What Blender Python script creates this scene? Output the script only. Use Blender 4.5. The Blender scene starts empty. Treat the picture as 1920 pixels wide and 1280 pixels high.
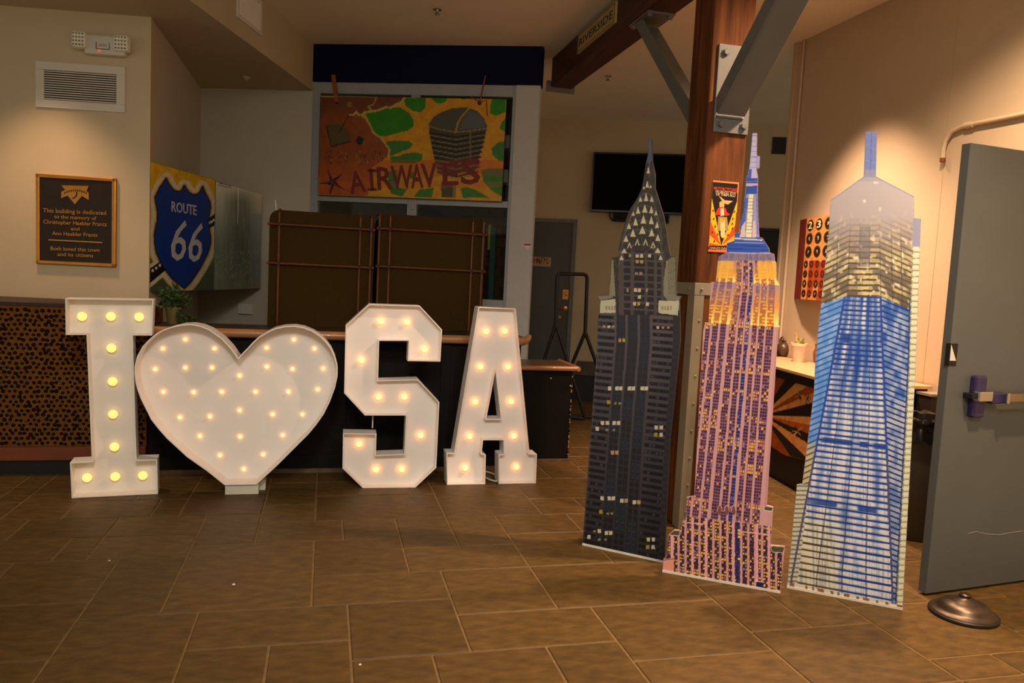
import bpy, bmesh, math, random
import numpy as np
from mathutils import Vector, Matrix
from mathutils.geometry import tessellate_polygon
random.seed(7); RNG = np.random.default_rng(7)
SC = bpy.context.scene
COL = SC.collection

# ---------------------------------------------------------------- camera
EYE = np.array([0., 0., 1.42])
FPX = 1420.                                   # focal length in pixels of the 1920x1280 photograph
def _cam():
    n = np.array([-820., -16500., -FPX]); up = -n / np.linalg.norm(n)
    fw = np.array([0, 0, -1.]); Y = fw - up * (fw @ up); Y /= np.linalg.norm(Y); X = np.cross(Y, up)
    a = math.radians(14); R = np.array([[math.cos(a), math.sin(a), 0], [-math.sin(a), math.cos(a), 0], [0, 0, 1]])
    return R @ np.array([X, Y, up])
CM = _cam()
cd = bpy.data.cameras.new('camera'); cam = bpy.data.objects.new('camera', cd); COL.objects.link(cam)
cd.sensor_width = 36; cd.lens = 36 * FPX / 1920; cd.clip_start = .05
mw = Matrix.Identity(4)
for i in range(3):
    for j in range(3): mw[i][j] = CM[i][j]
    mw[i][3] = EYE[i]
cam.matrix_world = mw
SC.camera = cam

# ---------------------------------------------------------------- world, lights, exposure
w = bpy.data.worlds.new('world'); SC.world = w; w.use_nodes = True
w.node_tree.nodes['Background'].inputs[0].default_value = (1, .88, .64, 1)
w.node_tree.nodes['Background'].inputs[1].default_value = .56
SC.view_settings.view_transform = 'Standard'; SC.view_settings.look = 'None'
SC.view_settings.gamma = 1; SC.view_settings.exposure = 0; SC.view_settings.use_curve_mapping = False

def light(name, kind, loc, tgt, power, col, **kw):
    l = bpy.data.lights.new(name, kind); l.energy = power; l.color = col
    for k, v in kw.items(): setattr(l, k, v)
    o = bpy.data.objects.new(name, l); COL.objects.link(o); o.location = loc
    o.rotation_euler = (Vector(tgt) - Vector(loc)).to_track_quat('-Z', 'Y').to_euler()
    return o
WARM = (1, .70, .40)
light('front_fill', 'AREA', (0.1, -.2, 3.35), (0.4, 3.5, .6), 45, (1, .92, .80), shape='RECTANGLE', size=2.2, size_y=1.2)  # added soft front fill just behind the camera, stands for no known fixture
light('fill_spot_letters', 'SPOT', (-.2, -.1, 3.2), (-.1, 4.6, .15), 225, (1, .94, .87), spot_size=math.radians(68), spot_blend=1., shadow_soft_size=.3)  # added fill spot that brightens the letters and leaves the upper walls dim
light('fill_spot_towers', 'SPOT', (1.3, -.1, 3.2), (1.95, 3.2, .8), 190, (1, .93, .85), spot_size=math.radians(70), spot_blend=1., shadow_soft_size=.35)  # second added fill spot, brightens the fronts of the towers
light('downlight_console', 'SPOT', (3.1, 4.8, 3.46), (3.36, 4.75, 0), 640, (1, .63, .42), spot_size=math.radians(78), spot_blend=.9, shadow_soft_size=.05)
light('downlight_door', 'SPOT', (2.78, 3.2, 3.46), (2.6, 2.75, 0), 420, (1, .66, .43), spot_size=math.radians(150), spot_blend=.9, shadow_soft_size=.06)
light('downlight_front', 'SPOT', (2.5, 1.75, 3.46), (2.55, 2.0, 0), 480, (1, .66, .40), spot_size=math.radians(92), spot_blend=.9, shadow_soft_size=.06)
light('downlight_plaque', 'SPOT', (-1.95, 5.42, 3.05), (-1.95, 5.55, 0), 85, (1, .62, .36), spot_size=math.radians(84), spot_blend=.8, shadow_soft_size=.06)
light('downlight_far', 'SPOT', (4.3, 7.0, 3.46), (4.3, 7.2, 0), 18, WARM, spot_size=math.radians(120), spot_blend=.8, shadow_soft_size=.06)

# ---------------------------------------------------------------- survey helpers: a pixel of the photograph and a real plane give a point
def ray(px, py): return CM @ np.array([px - 960, -(py - 640), -FPX])
def on_z(px, py, z): d = ray(px, py); return EYE + d * ((z - EYE[2]) / d[2])
def on_y(px, py, y): d = ray(px, py); return EYE + d * (y / d[1])
def on_x(px, py, x): d = ray(px, py); return EYE + d * (x / d[0])
def to_px(P):
    c = (np.asarray(P) - EYE) @ CM
    return 960 + FPX * c[..., 0] / -c[..., 2], 640 - FPX * c[..., 1] / -c[..., 2]

class Frame:
    """upright plane through two ground points; u along it, v up, n towards the room"""
    def __init__(s, p0, p1, tilt=0.):
        s.o = np.array([p0[0], p0[1], 0.]); u = np.array([p1[0] - p0[0], p1[1] - p0[1], 0.]); s.u = u / np.linalg.norm(u)
        s.v = np.array([0, 0, 1.]); n = np.cross(s.u, s.v)
        if n @ (EYE - s.o) < 0: n = -n
        s.n = n
    def P(s, u, v, n=0.): return s.o + s.u * u + s.v * v + s.n * n
    def px(s, x, y, n=0.):
        d = ray(x, y); o = s.o + s.n * n; t = (s.n @ (o - EYE)) / (s.n @ d); q = EYE + d * t - s.o
        return (q @ s.u, q @ s.v)

# ---------------------------------------------------------------- materials
def lin(c): 
    c = np.asarray(c, float) / 255.
    return np.where(c <= .04045, c / 12.92, ((c + .055) / 1.055) ** 2.4)
MATS = {}
def mat(name, rgb, rough=.6, metal=0., var=.12, scale=12., bump=0., stretch=(1, 1, 1), rnd=0., emit=0., emitcol=None, spec=.5, coat=0., detail=4, c2=None, alpha=1., trans=0.):
    if name in MATS: return MATS[name]
    m = bpy.data.materials.new(name); m.use_nodes = True; nt = m.node_tree; N = nt.nodes; L = nt.links
    b = N['Principled BSDF']; base = lin(rgb)
    b.inputs['Roughness'].default_value = rough; b.inputs['Metallic'].default_value = metal
    b.inputs['Specular IOR Level'].default_value = spec; b.inputs['Coat Weight'].default_value = coat
    tc = N.new('ShaderNodeTexCoord'); mp = N.new('ShaderNodeMapping'); mp.inputs['Scale'].default_value = stretch
    L.new(tc.outputs['Object'], mp.inputs[0])
    nz = N.new('ShaderNodeTexNoise'); nz.inputs['Scale'].default_value = scale; nz.inputs['Detail'].default_value = detail
    L.new(mp.outputs[0], nz.inputs['Vector'])
    cr = N.new('ShaderNodeValToRGB'); e = cr.color_ramp.elements
    lo = base * (1 - var) if c2 is None else lin(c2); hi = np.minimum(base * (1 + var), 1) if c2 is None else base
    e[0].position = .3; e[1].position = .7
    e[0].color = (*lo, 1); e[1].color = (*hi, 1); L.new(nz.outputs[0], cr.inputs[0]); out = cr.outputs[0]
    if rnd:
        oi = N.new('ShaderNodeObjectInfo'); mr = N.new('ShaderNodeMapRange'); mr.inputs[3].default_value = 1 - rnd; mr.inputs[4].default_value = 1 + rnd
        L.new(oi.outputs['Random'], mr.inputs[0]); mx = N.new('ShaderNodeVectorMath'); mx.operation = 'SCALE'
        L.new(out, mx.inputs[0]); L.new(mr.outputs[0], mx.inputs['Scale']); out = mx.outputs[0]
    L.new(out, b.inputs['Base Color'])
    if bump:
        bp = N.new('ShaderNodeBump'); bp.inputs['Strength'].default_value = bump; bp.inputs['Distance'].default_value = .01
        L.new(nz.outputs[0], bp.inputs['Height']); L.new(bp.outputs[0], b.inputs['Normal'])
    if emit:
        b.inputs['Emission Color'].default_value = (*lin(emitcol or rgb), 1); b.inputs['Emission Strength'].default_value = emit
    if trans: b.inputs['Transmission Weight'].default_value = trans
    if alpha < 1: b.inputs['Alpha'].default_value = alpha
    MATS[name] = m; return m

def print_mat(name='printed_colours', rough=.45, spec=.3):
    if name in MATS: return MATS[name]
    m = bpy.data.materials.new(name); m.use_nodes = True; N = m.node_tree.nodes; L = m.node_tree.links
    at = N.new('ShaderNodeAttribute'); at.attribute_name = 'ink'; b = N['Principled BSDF']
    L.new(at.outputs['Color'], b.inputs['Base Color']); b.inputs['Roughness'].default_value = rough
    b.inputs['Specular IOR Level'].default_value = spec
    MATS[name] = m; return m

# ---------------------------------------------------------------- objects
def link(o, parent=None, loc=None):
    COL.objects.link(o)
    if parent is not None: o.parent = parent
    if loc is not None: o.location = loc
    return o
def worldloc(o):
    v = Vector((0, 0, 0))
    while o is not None: v += o.location; o = o.parent
    return v
def tag(o, label=None, cat=None, group=None, kind=None):
    if label: o['label'] = label
    if cat: o['category'] = cat
    if group: o['group'] = group
    if kind: o['kind'] = kind
    return o
def thing(name, label, cat, loc, group=None, kind=None):
    o = bpy.data.objects.new(name, None); o.empty_display_size = .1; link(o, None, Vector([float(a) for a in loc]))
    return tag(o, label, cat, group, kind)

class MB:
    def __init__(s): s.v = []; s.f = []
    def add(s, vs, fs):
        n = len(s.v); s.v += [tuple(map(float, p)) for p in vs]; s.f += [tuple(n + i for i in f) for f in fs]; return s
    def obox(s, c, ax, ay, az):
        c, ax, ay, az = map(np.asarray, (c, ax, ay, az))
        vs = [c + i * ax + j * ay + k * az for i in (-1, 1) for j in (-1, 1) for k in (-1, 1)]
        fs = [(0, 1, 3, 2), (4, 6, 7, 5), (0, 4, 5, 1), (2, 3, 7, 6), (0, 2, 6, 4), (1, 5, 7, 3)]
        if np.dot(np.cross(ax, ay), az) < 0: fs = [f[::-1] for f in fs]
        return s.add(vs, fs)
    def box(s, x0, x1, y0, y1, z0, z1):
        return s.obox(((x0 + x1) / 2, (y0 + y1) / 2, (z0 + z1) / 2), ((x1 - x0) / 2, 0, 0), (0, (y1 - y0) / 2, 0), (0, 0, (z1 - z0) / 2))
    def fbox(s, F, u0, u1, v0, v1, n0, n1):
        return s.obox(F.P((u0 + u1) / 2, (v0 + v1) / 2, (n0 + n1) / 2), F.u * (u1 - u0) / 2, F.v * (v1 - v0) / 2, F.n * (n1 - n0) / 2)
    def tube(s, pts, r, n=10, cap=True):
        pts = [np.asarray(p, float) for p in pts]; rs = r if hasattr(r, '__len__') else [r] * len(pts)
        t0 = pts[1] - pts[0]; t0 = t0 / np.linalg.norm(t0)
        a = np.cross(t0, [0, 0, 1.]); 
        if np.linalg.norm(a) < 1e-3: a = np.cross(t0, [0, 1., 0])
        a /= np.linalg.norm(a); vs = []; fs = []
        for i, p in enumerate(pts):
            t = pts[min(i + 1, len(pts) - 1)] - pts[max(i - 1, 0)]; t = t / np.linalg.norm(t)
            a = a - t * (a @ t); a /= np.linalg.norm(a); b = np.cross(t, a)
            for k in range(n):
                q = 2 * math.pi * k / n; vs.append(p + rs[i] * (math.cos(q) * a + math.sin(q) * b))
        for i in range(len(pts) - 1):
            for k in range(n):
                k2 = (k + 1) % n; fs.append((i * n + k, i * n + k2, (i + 1) * n + k2, (i + 1) * n + k))
        if cap: fs.append(tuple(range(n))[::-1]); fs.append(tuple((len(pts) - 1) * n + k for k in range(n)))
        return s.add(vs, fs)
    def lathe(s, c, prof, n=32, axis=(0, 0, 1)):
        c = np.asarray(c, float); w = np.asarray(axis, float); w /= np.linalg.norm(w)
        a = np.cross(w, [1., 0, 0]); 
        if np.linalg.norm(a) < .1: a = np.cross(w, [0, 1., 0])
        a /= np.linalg.norm(a); b = np.cross(w, a); vs = []; fs = []
        for r, h in prof:
            for k in range(n):
                q = 2 * math.pi * k / n; vs.append(c + w * h + max(r, 1e-4) * (math.cos(q) * a + math.sin(q) * b))
        for i in range(len(prof) - 1):
            for k in range(n):
                k2 = (k + 1) % n; fs.append((i * n + k, i * n + k2, (i + 1) * n + k2, (i + 1) * n + k))
        fs.append(tuple(range(n))[::-1]); fs.append(tuple((len(prof) - 1) * n + k for k in range(n)))
        return s.add(vs, fs)
    def prism(s, pts, ext, holes=()):
        """closed solid from a 3-D polygon (list of points) swept by ext; holes are further loops"""
        ext = np.asarray(ext, float); loops = [list(map(np.asarray, pts))] + [list(map(np.asarray, h)) for h in holes]
        tris = tessellate_polygon([[Vector(p) for p in lp] for lp in loops]); flat = [p for lp in loops for p in lp]; n = len(flat)
        vs = flat + [p + ext for p in flat]; fs = []
        for t in tris: fs.append(tuple(t)); fs.append(tuple(n + i for i in t[::-1]))
        k = 0
        for lp in loops:
            m = len(lp)
            for i in range(m): j = (i + 1) % m; fs.append((k + i, k + j, n + k + j, n + k + i))
            k += m
        return s.add(vs, fs)
    def build(s, name, m, parent=None, smooth=False, bevel=0., fix=True, seg=2):
        off = worldloc(parent) if parent is not None else Vector((0, 0, 0))
        if parent is None:
            a = np.array(s.v); off = Vector(((a[:, 0].min() + a[:, 0].max()) / 2, (a[:, 1].min() + a[:, 1].max()) / 2, a[:, 2].min()))
        me = bpy.data.meshes.new(name); me.from_pydata([(x - off.x, y - off.y, z - off.z) for x, y, z in s.v], [], s.f)
        if fix:
            bm = bmesh.new(); bm.from_mesh(me); bmesh.ops.recalc_face_normals(bm, faces=bm.faces); bm.to_mesh(me); bm.free()
        if smooth:
            me.polygons.foreach_set('use_smooth', [True] * len(me.polygons))
        me.materials.append(m); o = bpy.data.objects.new(name, me); link(o, parent)
        if parent is None: o.location = off
        if smooth and hasattr(me, 'set_sharp_from_angle'): me.set_sharp_from_angle(angle=math.radians(38))
        if bevel:
            md = o.modifiers.new('bevel', 'BEVEL'); md.width = bevel; md.segments = seg; md.limit_method = 'ANGLE'; md.angle_limit = math.radians(40)
        return o

def copy_part(o, parent, world):
    c = o.copy(); link(c, parent); c.location = Vector([float(a) for a in world]) - worldloc(parent); return c

def text(name, body, F, bl, br, tl, m, parent, depth=.0015, shear=0., n=.003, spacing=1., bold=0.):
    """lettering whose baseline runs from pixel bl to br and whose capitals reach the height of pixel tl"""
    a = F.P(*F.px(*bl), n); b = F.P(*F.px(*br), n); t = F.P(*F.px(*tl), n)
    cu = bpy.data.curves.new(name, 'FONT'); cu.body = body; cu.size = 1; cu.extrude = 0; cu.shear = shear; cu.resolution_u = 2; cu.space_character = spacing
    cu.offset = bold
    tmp = bpy.data.objects.new(name, cu); COL.objects.link(tmp); dg = bpy.context.evaluated_depsgraph_get(); dg.update()
    me = bpy.data.meshes.new_from_object(tmp.evaluated_get(dg)); bpy.data.objects.remove(tmp); bpy.data.curves.remove(cu)
    v = np.zeros(len(me.vertices) * 3); me.vertices.foreach_get('co', v); v = v.reshape(-1, 3)
    x0, x1 = v[:, 0].min(), v[:, 0].max(); H = .69
    X = b - a; h = np.linalg.norm(t - a)
    Vv = np.cross(F.n, X / np.linalg.norm(X)); Vv = Vv if Vv[2] > 0 else -Vv
    off = np.array(worldloc(parent)); W = a + np.outer((v[:, 0] - x0) / (x1 - x0), X) + np.outer(v[:, 1] / H * h, Vv) + F.n * depth
    me.vertices.foreach_set('co', (W - off).ravel()); me.materials.clear(); me.materials.append(m); me.polygons.foreach_set('use_smooth', [False] * len(me.polygons)); me.update()
    o = bpy.data.objects.new(name, me); link(o, parent)
    md = o.modifiers.new('thickness', 'SOLIDIFY'); md.thickness = depth; md.offset = -1
    return o

# ---------------------------------------------------------------- flat prints: ink colours on a fine mesh lying on a board
def inside(poly, X, Y):
    poly = np.asarray(poly, float); r = np.zeros(X.shape, bool); n = len(poly)
    for i in range(n):
        x1, y1 = poly[i]; x2, y2 = poly[(i + 1) % n]
        if y1 == y2: continue
        c = ((y1 > Y) != (y2 > Y)); r ^= c & (X < (x2 - x1) * (Y - y1) / (y2 - y1) + x1)
    return r
class Ink:
    def __init__(s, X, Y, U, V): s.X, s.Y, s.U, s.V = X, Y, U, V; s.C = np.zeros(X.shape + (3,))
    def mask(s, m, col, a=1.):
        if np.isscalar(a): s.C[m] = s.C[m] * (1 - a) + np.array(col, float) * a
        else: s.C = s.C * (1 - (m * a)[..., None]) + np.array(col, float) * (m * a)[..., None]
        return s
    def fill(s, col): s.C[:] = col; return s
    def poly(s, pts, col, a=1.): return s.mask(inside(pts, s.X, s.Y), col, a)
    def rect(s, cx, cy, w, h, col, a=1.): return s.mask((abs(s.X - cx) < w / 2) & (abs(s.Y - cy) < h / 2), col, a)
    def ell(s, cx, cy, rx, ry, col, a=1., rot=0.):
        c, q = math.cos(rot), math.sin(rot); dx, dy = s.X - cx, s.Y - cy
        return s.mask(((dx * c + dy * q) / rx) ** 2 + ((-dx * q + dy * c) / ry) ** 2 < 1, col, a)
    def line(s, pts, wd, col, a=1.):
        m = np.zeros(s.X.shape, bool)
        for (x1, y1), (x2, y2) in zip(pts[:-1], pts[1:]):
            l2 = (x2 - x1) ** 2 + (y2 - y1) ** 2 + 1e-9; t = np.clip(((s.X - x1) * (x2 - x1) + (s.Y - y1) * (y2 - y1)) / l2, 0, 1)
            m |= (s.X - x1 - t * (x2 - x1)) ** 2 + (s.Y - y1 - t * (y2 - y1)) ** 2 < (wd / 2) ** 2
        return s.mask(m, col, a)
    def noise(s, scale, amt, seed=0):
        q = vnoise(s.U / scale, s.V / scale, seed); s.C *= (1 + amt * (q - .5) * 2)[..., None]; return s
def h2(i, j, seed=0):
    n = (i.astype(np.int64) * 374761393 + j.astype(np.int64) * 668265263 + seed * 974711) & 0x7fffffff
    n = ((n ^ (n >> 13)) * 1274126177) & 0x7fffffff; return ((n ^ (n >> 16)) & 0xffff) / 65535.
def vnoise(x, y, seed=0):
    i, j = np.floor(x), np.floor(y); a, b = x - i, y - j; a = a * a * (3 - 2 * a); b = b * b * (3 - 2 * b)
    return (h2(i, j, seed) * (1 - a) + h2(i + 1, j, seed) * a) * (1 - b) + (h2(i, j + 1, seed) * (1 - a) + h2(i + 1, j + 1, seed) * a) * b

def printed(name, F, outline, res, paint, parent, n=.002, gain=1.25, m=None):
    """ink layer on frame F inside the (u,v) outline; paint(Ink) gives the picture"""
    o = np.asarray(outline); u0, v0 = o.min(0); u1, v1 = o.max(0)
    nu, nv = max(2, int((u1 - u0) / res) + 1), max(2, int((v1 - v0) / res) + 1)
    U, V = np.meshgrid(np.linspace(u0, u1, nu), np.linspace(v0, v1, nv))
    P = F.o + U[..., None] * F.u + V[..., None] * F.v + F.n * n
    X, Y = to_px(P); k = Ink(X, Y, U, V); paint(k)
    c = (o.mean(0)); shr = c + (o - c) * 1.0
    ins = inside(shr, np.clip(U, u0 + 1e-6, u1 - 1e-6), np.clip(V, v0 + 1e-6, v1 - 1e-6))
    fm = ins[:-1, :-1] & ins[1:, :-1] & ins[:-1, 1:] & ins[1:, 1:]
    idx = np.arange(nu * nv).reshape(nv, nu); q = np.stack([idx[:-1, :-1], idx[:-1, 1:], idx[1:, 1:], idx[1:, :-1]], -1)[fm]
    if np.dot(np.cross(F.u, F.v), F.n) < 0: q = q[:, ::-1]
    used = np.unique(q); rm = np.zeros(nu * nv, int); rm[used] = np.arange(len(used)); q = rm[q]
    me = bpy.data.meshes.new(name); off = np.array(worldloc(parent)); co = P.reshape(-1, 3)[used] - off
    me.vertices.add(len(co)); me.vertices.foreach_set('co', co.ravel()); me.loops.add(q.size); me.loops.foreach_set('vertex_index', q.ravel().astype(np.int32))
    me.polygons.add(len(q)); me.polygons.foreach_set('loop_start', np.arange(0, q.size, 4, dtype=np.int32)); me.update(calc_edges=True)
    at = me.attributes.new('ink', 'FLOAT_COLOR', 'POINT'); rgb = lin(np.clip(k.C.reshape(-1, 3)[used] * gain, 0, 245))
    at.data.foreach_set('color', np.concatenate([rgb, np.ones((len(rgb), 1))], 1).ravel())
    me.materials.append(m or print_mat()); ob = bpy.data.objects.new(name, me); link(ob, parent); return ob

# ================================================================ THE SETTING
CEIL = 3.51; SOF = 3.08
M_wall = mat('painted_wall', (200, 180, 148), .75, var=.03, scale=3, bump=.03)
M_wallg = mat('grey_painted_wall', (190, 182, 162), .75, var=.03, scale=3)
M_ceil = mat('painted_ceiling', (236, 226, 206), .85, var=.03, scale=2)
M_stone = mat('slate_floor', (100, 75, 35), .55, var=.0, c2=(72, 53, 23), spec=.3, scale=11, bump=.3, rnd=.12, detail=12, stretch=(1, 2.2, 1))
M_grout = mat('floor_grout', (114, 89, 50), .8, var=.2, scale=30)
M_black = mat('black_paint', (16, 15, 14), .5, var=.2)
M_wood = mat('stained_timber', (116, 66, 25), .75, c2=(62, 31, 10), spec=.2, scale=5, stretch=(6, 6, .5), bump=.15, detail=8)
M_beam = mat('dark_timber', (84, 38, 16), .55, c2=(40, 17, 8), scale=5, stretch=(6, .5, 6), bump=.15, detail=8)
M_steel = mat('grey_painted_steel', (100, 101, 97), .45, var=.05, scale=8)
M_frame = mat('grey_window_frame', (150, 156, 156), .5, var=.04)
M_doorp = mat('grey_door_paint', (84, 88, 86), .42, var=.05, scale=4, spec=.5)
M_white = mat('white_plastic', (214, 206, 192), .5, var=.02)
M_chan = mat('white_letter_paint', (240, 233, 226), .5, var=.02, scale=4)
M_copper = mat('varnished_rail', (172, 118, 72), .3, var=.15, scale=9, stretch=(.5, 4, 4), coat=.4)
M_brown = mat('brown_case_fabric', (58, 41, 14), .9, spec=.1, var=.12, scale=40)
M_bamboo = mat('bamboo_batten', (100, 50, 19), .4, var=.25, scale=8)
M_bar = mat('dark_green_bar_paint', (19, 17, 12), .6, spec=.15, var=.2, scale=5)
M_brass = mat('brass', (196, 132, 58), .3, 1., var=.08)
M_chrome = mat('chrome', (200, 196, 196), .18, 1., var=.04)
M_bronze = mat('aged_bronze', (92, 79, 67), .38, .85, var=.2, scale=14)

def structure(o): o['kind'] = 'structure'; return o

# floor: slabs on a common module, joints recessed
MX, MY, OX, OY = .148, .158, -.02, 3.17
floor = structure(MB().box(-6, 8, -1.2, 10.6, -.08, -.004).build('floor', M_grout))
known = [(-6,-3,-4,0),(-3,1,-2,0),(-3,-1,-5,-2),(-1,1,-5,-2),(1,4,-3,0),(1,3,-5,-3),(3,6,-5,-3),(6,8,-5,-3),(4,8,-3,-1),(8,12,-4,-1),(8,12,-7,-4),
 (0,4,0,2),(4,7,-1,2),(7,12,-1,2),(-4,0,0,5),(-6,-4,0,4),(0,3,2,5),(3,7,2,4),(3,5,4,7),(-2,1,5,7),(1,3,5,7),(5,7,4,7),(-4,-2,5,8),(-7,-4,4,6),(-7,-4,6,8),
 (-2,0,7,9),(-2,0,9,12),(0,5,7,10),(5,9,7,11),(7,10,2,5),(7,10,5,7),(-5,-2,8,11),(-9,-6,1,4),(-9,-6,-2,1),(-8,-6,-5,-2),(12,14,-3,0),(12,16,-6,-3),(14,16,-3,1),(16,20,-5,-2),(16,19,-2,1),(12,14,0,3)]
x0i, x1i, y0i, y1i = -26, 42, -14, 46
occ = {}
def claim(t):
    if any((i, j) in occ for i in range(t[0], t[1]) for j in range(t[2], t[3])): return False
    for i in range(t[0], t[1]):
        for j in range(t[2], t[3]): occ[i, j] = 1
    return True
tiles = [t for t in known if claim(t)]
rt = random.Random(3)
for j in range(y0i, y1i):
    for i in range(x0i, x1i):
        if (i, j) in occ: continue
        opts = [(3, 2), (4, 3), (2, 2), (3, 3), (4, 2), (2, 3)]; rt.shuffle(opts)
        for a, b in opts + [(2, 1), (1, 2), (1, 1)]:
            t = (i, min(i + a, x1i), j, min(j + b, y1i))
            if claim(t): tiles.append(t); break
slabs = {}
far_mb = MB()
def slab_boxes(w, d):
    g = .0042; return MB().box(-w / 2 + g, w / 2 - g, -d / 2 + g, d / 2 - g, -.012, 0)
n_sl = 0
for t in sorted(tiles, key=lambda q: q[2]):
    cx, cy = OX + MX * (t[0] + t[1]) / 2, OY + MY * (t[2] + t[3]) / 2; wd, dp = MX * (t[1] - t[0]), MY * (t[3] - t[2])
    X, Y = to_px(np.array([[cx + sx * wd / 2, cy + sy * dp / 2, 0] for sx in (-1, 1) for sy in (-1, 1)])) if cy - dp / 2 > .3 else (np.array([0]), np.array([9999]))
    seen = X.max() > -10 and X.min() < 1930 and Y.min() < 1290 and (cy < 5.5 or cx > 1.7) and cx < 3.9 + .3 * max(cy - 5.7, 0)
    key = (t[1] - t[0], t[3] - t[2])
    if seen and n_sl < 290:
        if key not in slabs:
            o = slab_boxes(wd, dp).build('floor_stone', M_stone, floor, bevel=.004, seg=1)
            # mesh is centred on the world origin: move it by location so that copies can share it
            me = o.data; off = worldloc(floor)
            for v in me.vertices: v.co += off
            slabs[key] = o
        else: o = slabs[key].copy(); link(o, floor)
        o.location = Vector((cx, cy, rt.uniform(-.0012, .0008))) - worldloc(floor); n_sl += 1
    else:
        g = .006; far_mb.box(cx - wd / 2 + g, cx + wd / 2 - g, cy - dp / 2 + g, cy + dp / 2 - g, -.012, 0)
fs = far_mb.build('outlying_floor_stones', M_stone, floor); fs['kind'] = 'stuff'

structure(MB().box(-6.2, 8, -1.2, 10.6, CEIL, CEIL + .1).build('ceiling', M_ceil))
B0, B1 = (-.166, 7.64), (1.856, 6.85)
K = .325                                                    # slant of the soffit
FS = Frame((B0[0] - K * 8.5, B0[1] - 8.5), B0)                 # side face of the soffit
sof = structure(MB().prism([(B0[0], B0[1], SOF), (B0[0] - K * 8.8, B0[1] - 8.8, SOF), (-6.2, -1.2, SOF), (-6.2, 8.6, SOF), (-1.3, 8.08, SOF)], (0, 0, CEIL - SOF)).build('ceiling_soffit', mat('soffit_beige', (184, 170, 138), .85, var=.03, scale=2)))  # even beige tone, darker than the main ceiling

LW = Frame((-2.2, 6.02), (-1.22, 5.87))
structure(MB().prism([LW.P(-4.0, 0), LW.P(.9914, 0), np.array([-1.222, 6.02, 0]), LW.P(-4.0, 0, -.12)], (0, 0, SOF)).build('wall_left', M_wall))
structure(MB().box(-1.34, -1.222, 6.02, 8.2, 0, SOF).build('wall_alcove_side', M_wallg))

BW = Frame(B0, B1); BL = float(np.hypot(B1[0] - B0[0], B1[1] - B0[1]))
structure(MB().fbox(BW, -1.20, 0.0, 0, SOF, -.12, 0).build('wall_back', M_wallg))
uf, vf = BW.px(597, 168); ucl, _ = BW.px(957, 400)
M_blue = mat('navy_header_paint', (10, 13, 44), .7, spec=.1, var=.15, scale=3)
structure(MB().fbox(BW, -.005, BL + .01, 3.165, CEIL, -.12, .015).build('trim_1', M_blue))
structure(MB().fbox(BW, ucl, BL, 0, 3.165, -.12, .006).build('wall_window_pier', mat('pier_grey_paint', (182, 182, 178), .7, var=.03)))
# window
umul = BW.px(780, 170)[0]; win = thing('window_1', None, None, BW.P(.9, 0), kind='structure')
def fb(name, u0, u1, v0, v1, n0=-.09, n1=0., m=M_frame, par=None): return MB().fbox(BW, u0, u1, v0, v1, n0, n1).build(name, m, par or win, bevel=.004)
fb('frame_jamb', 0, .075, 0, 3.165); fb('frame_jamb', ucl - .03, ucl, 0, 3.165); fb('frame_head', .075, ucl - .03, 3.06, 3.165)
fb('mullion', umul - .045, umul + .045, 0, 3.06); fb('transom', .075, umul - .045, 2.05, 2.11); fb('transom', umul + .045, ucl - .03, 2.05, 2.11)
fb('window_sill', umul + .045, ucl - .03, 1.10, 1.19); fb('window_sill', .075, umul - .045, 1.10, 1.19)
M_glass = mat('window_glass', (24, 28, 28), .03, var=0, alpha=.22, spec=.5)
for a, b in ((.075, umul - .045), (umul + .045, ucl - .03)):
    for c, d in ((2.11, 3.06), (1.19, 2.05), (.1, 1.10)): MB().fbox(BW, a, b, c, d, -.05, -.045).build('pane', M_glass, win)
fb('latch', umul + .0, umul + .03, 2.0, 2.05, 0, .02)
# room behind the glass
M_back = mat('back_room_wall', (96, 100, 84), .8, var=.12, scale=2); M_brick = mat('back_room_brick', (112, 78, 40), .85, var=.2, scale=9, rnd=.2)
structure(MB().fbox(BW, -.6, BL - .30, 0, 3.4, -1.25, -1.15).build('wall_back_room', M_back))
M_dim = mat('back_room_side', (70, 66, 54), .8)
bn_ = -.5; bu0 = BW.px(866, 460, bn_)[0]; bu1 = BW.px(957, 460, bn_)[0]
bp = thing('brick_pier', 'brown brick pier seen through the right-hand window pane', 'pier', BW.P(bu0, 0, bn_))
bmesh_src = None
MB().fbox(BW, bu0, bu1, 0, 2.6, bn_ - .1, bn_).build('mortar', mat('mortar', (88, 66, 40), .9), bp)
for r in range(26):
    for c in range(4):
        u = bu0 + .005 + .135 * c + (.065 if r % 2 else 0)
        if u + .128 > bu1: continue
        if bmesh_src is None: bmesh_src = MB().fbox(BW, u, u + .126, .01 + r * .1, .095 + r * .1, bn_, bn_ + .012).build('brick', M_brick, bp); b_at = (u, .01 + r * .1)
        else:
            o = bmesh_src.copy(); link(o, bp); o.location = Vector(BW.u * (u - b_at[0]) + np.array([0, 0, .01 + r * .1 - b_at[1]]))
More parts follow.
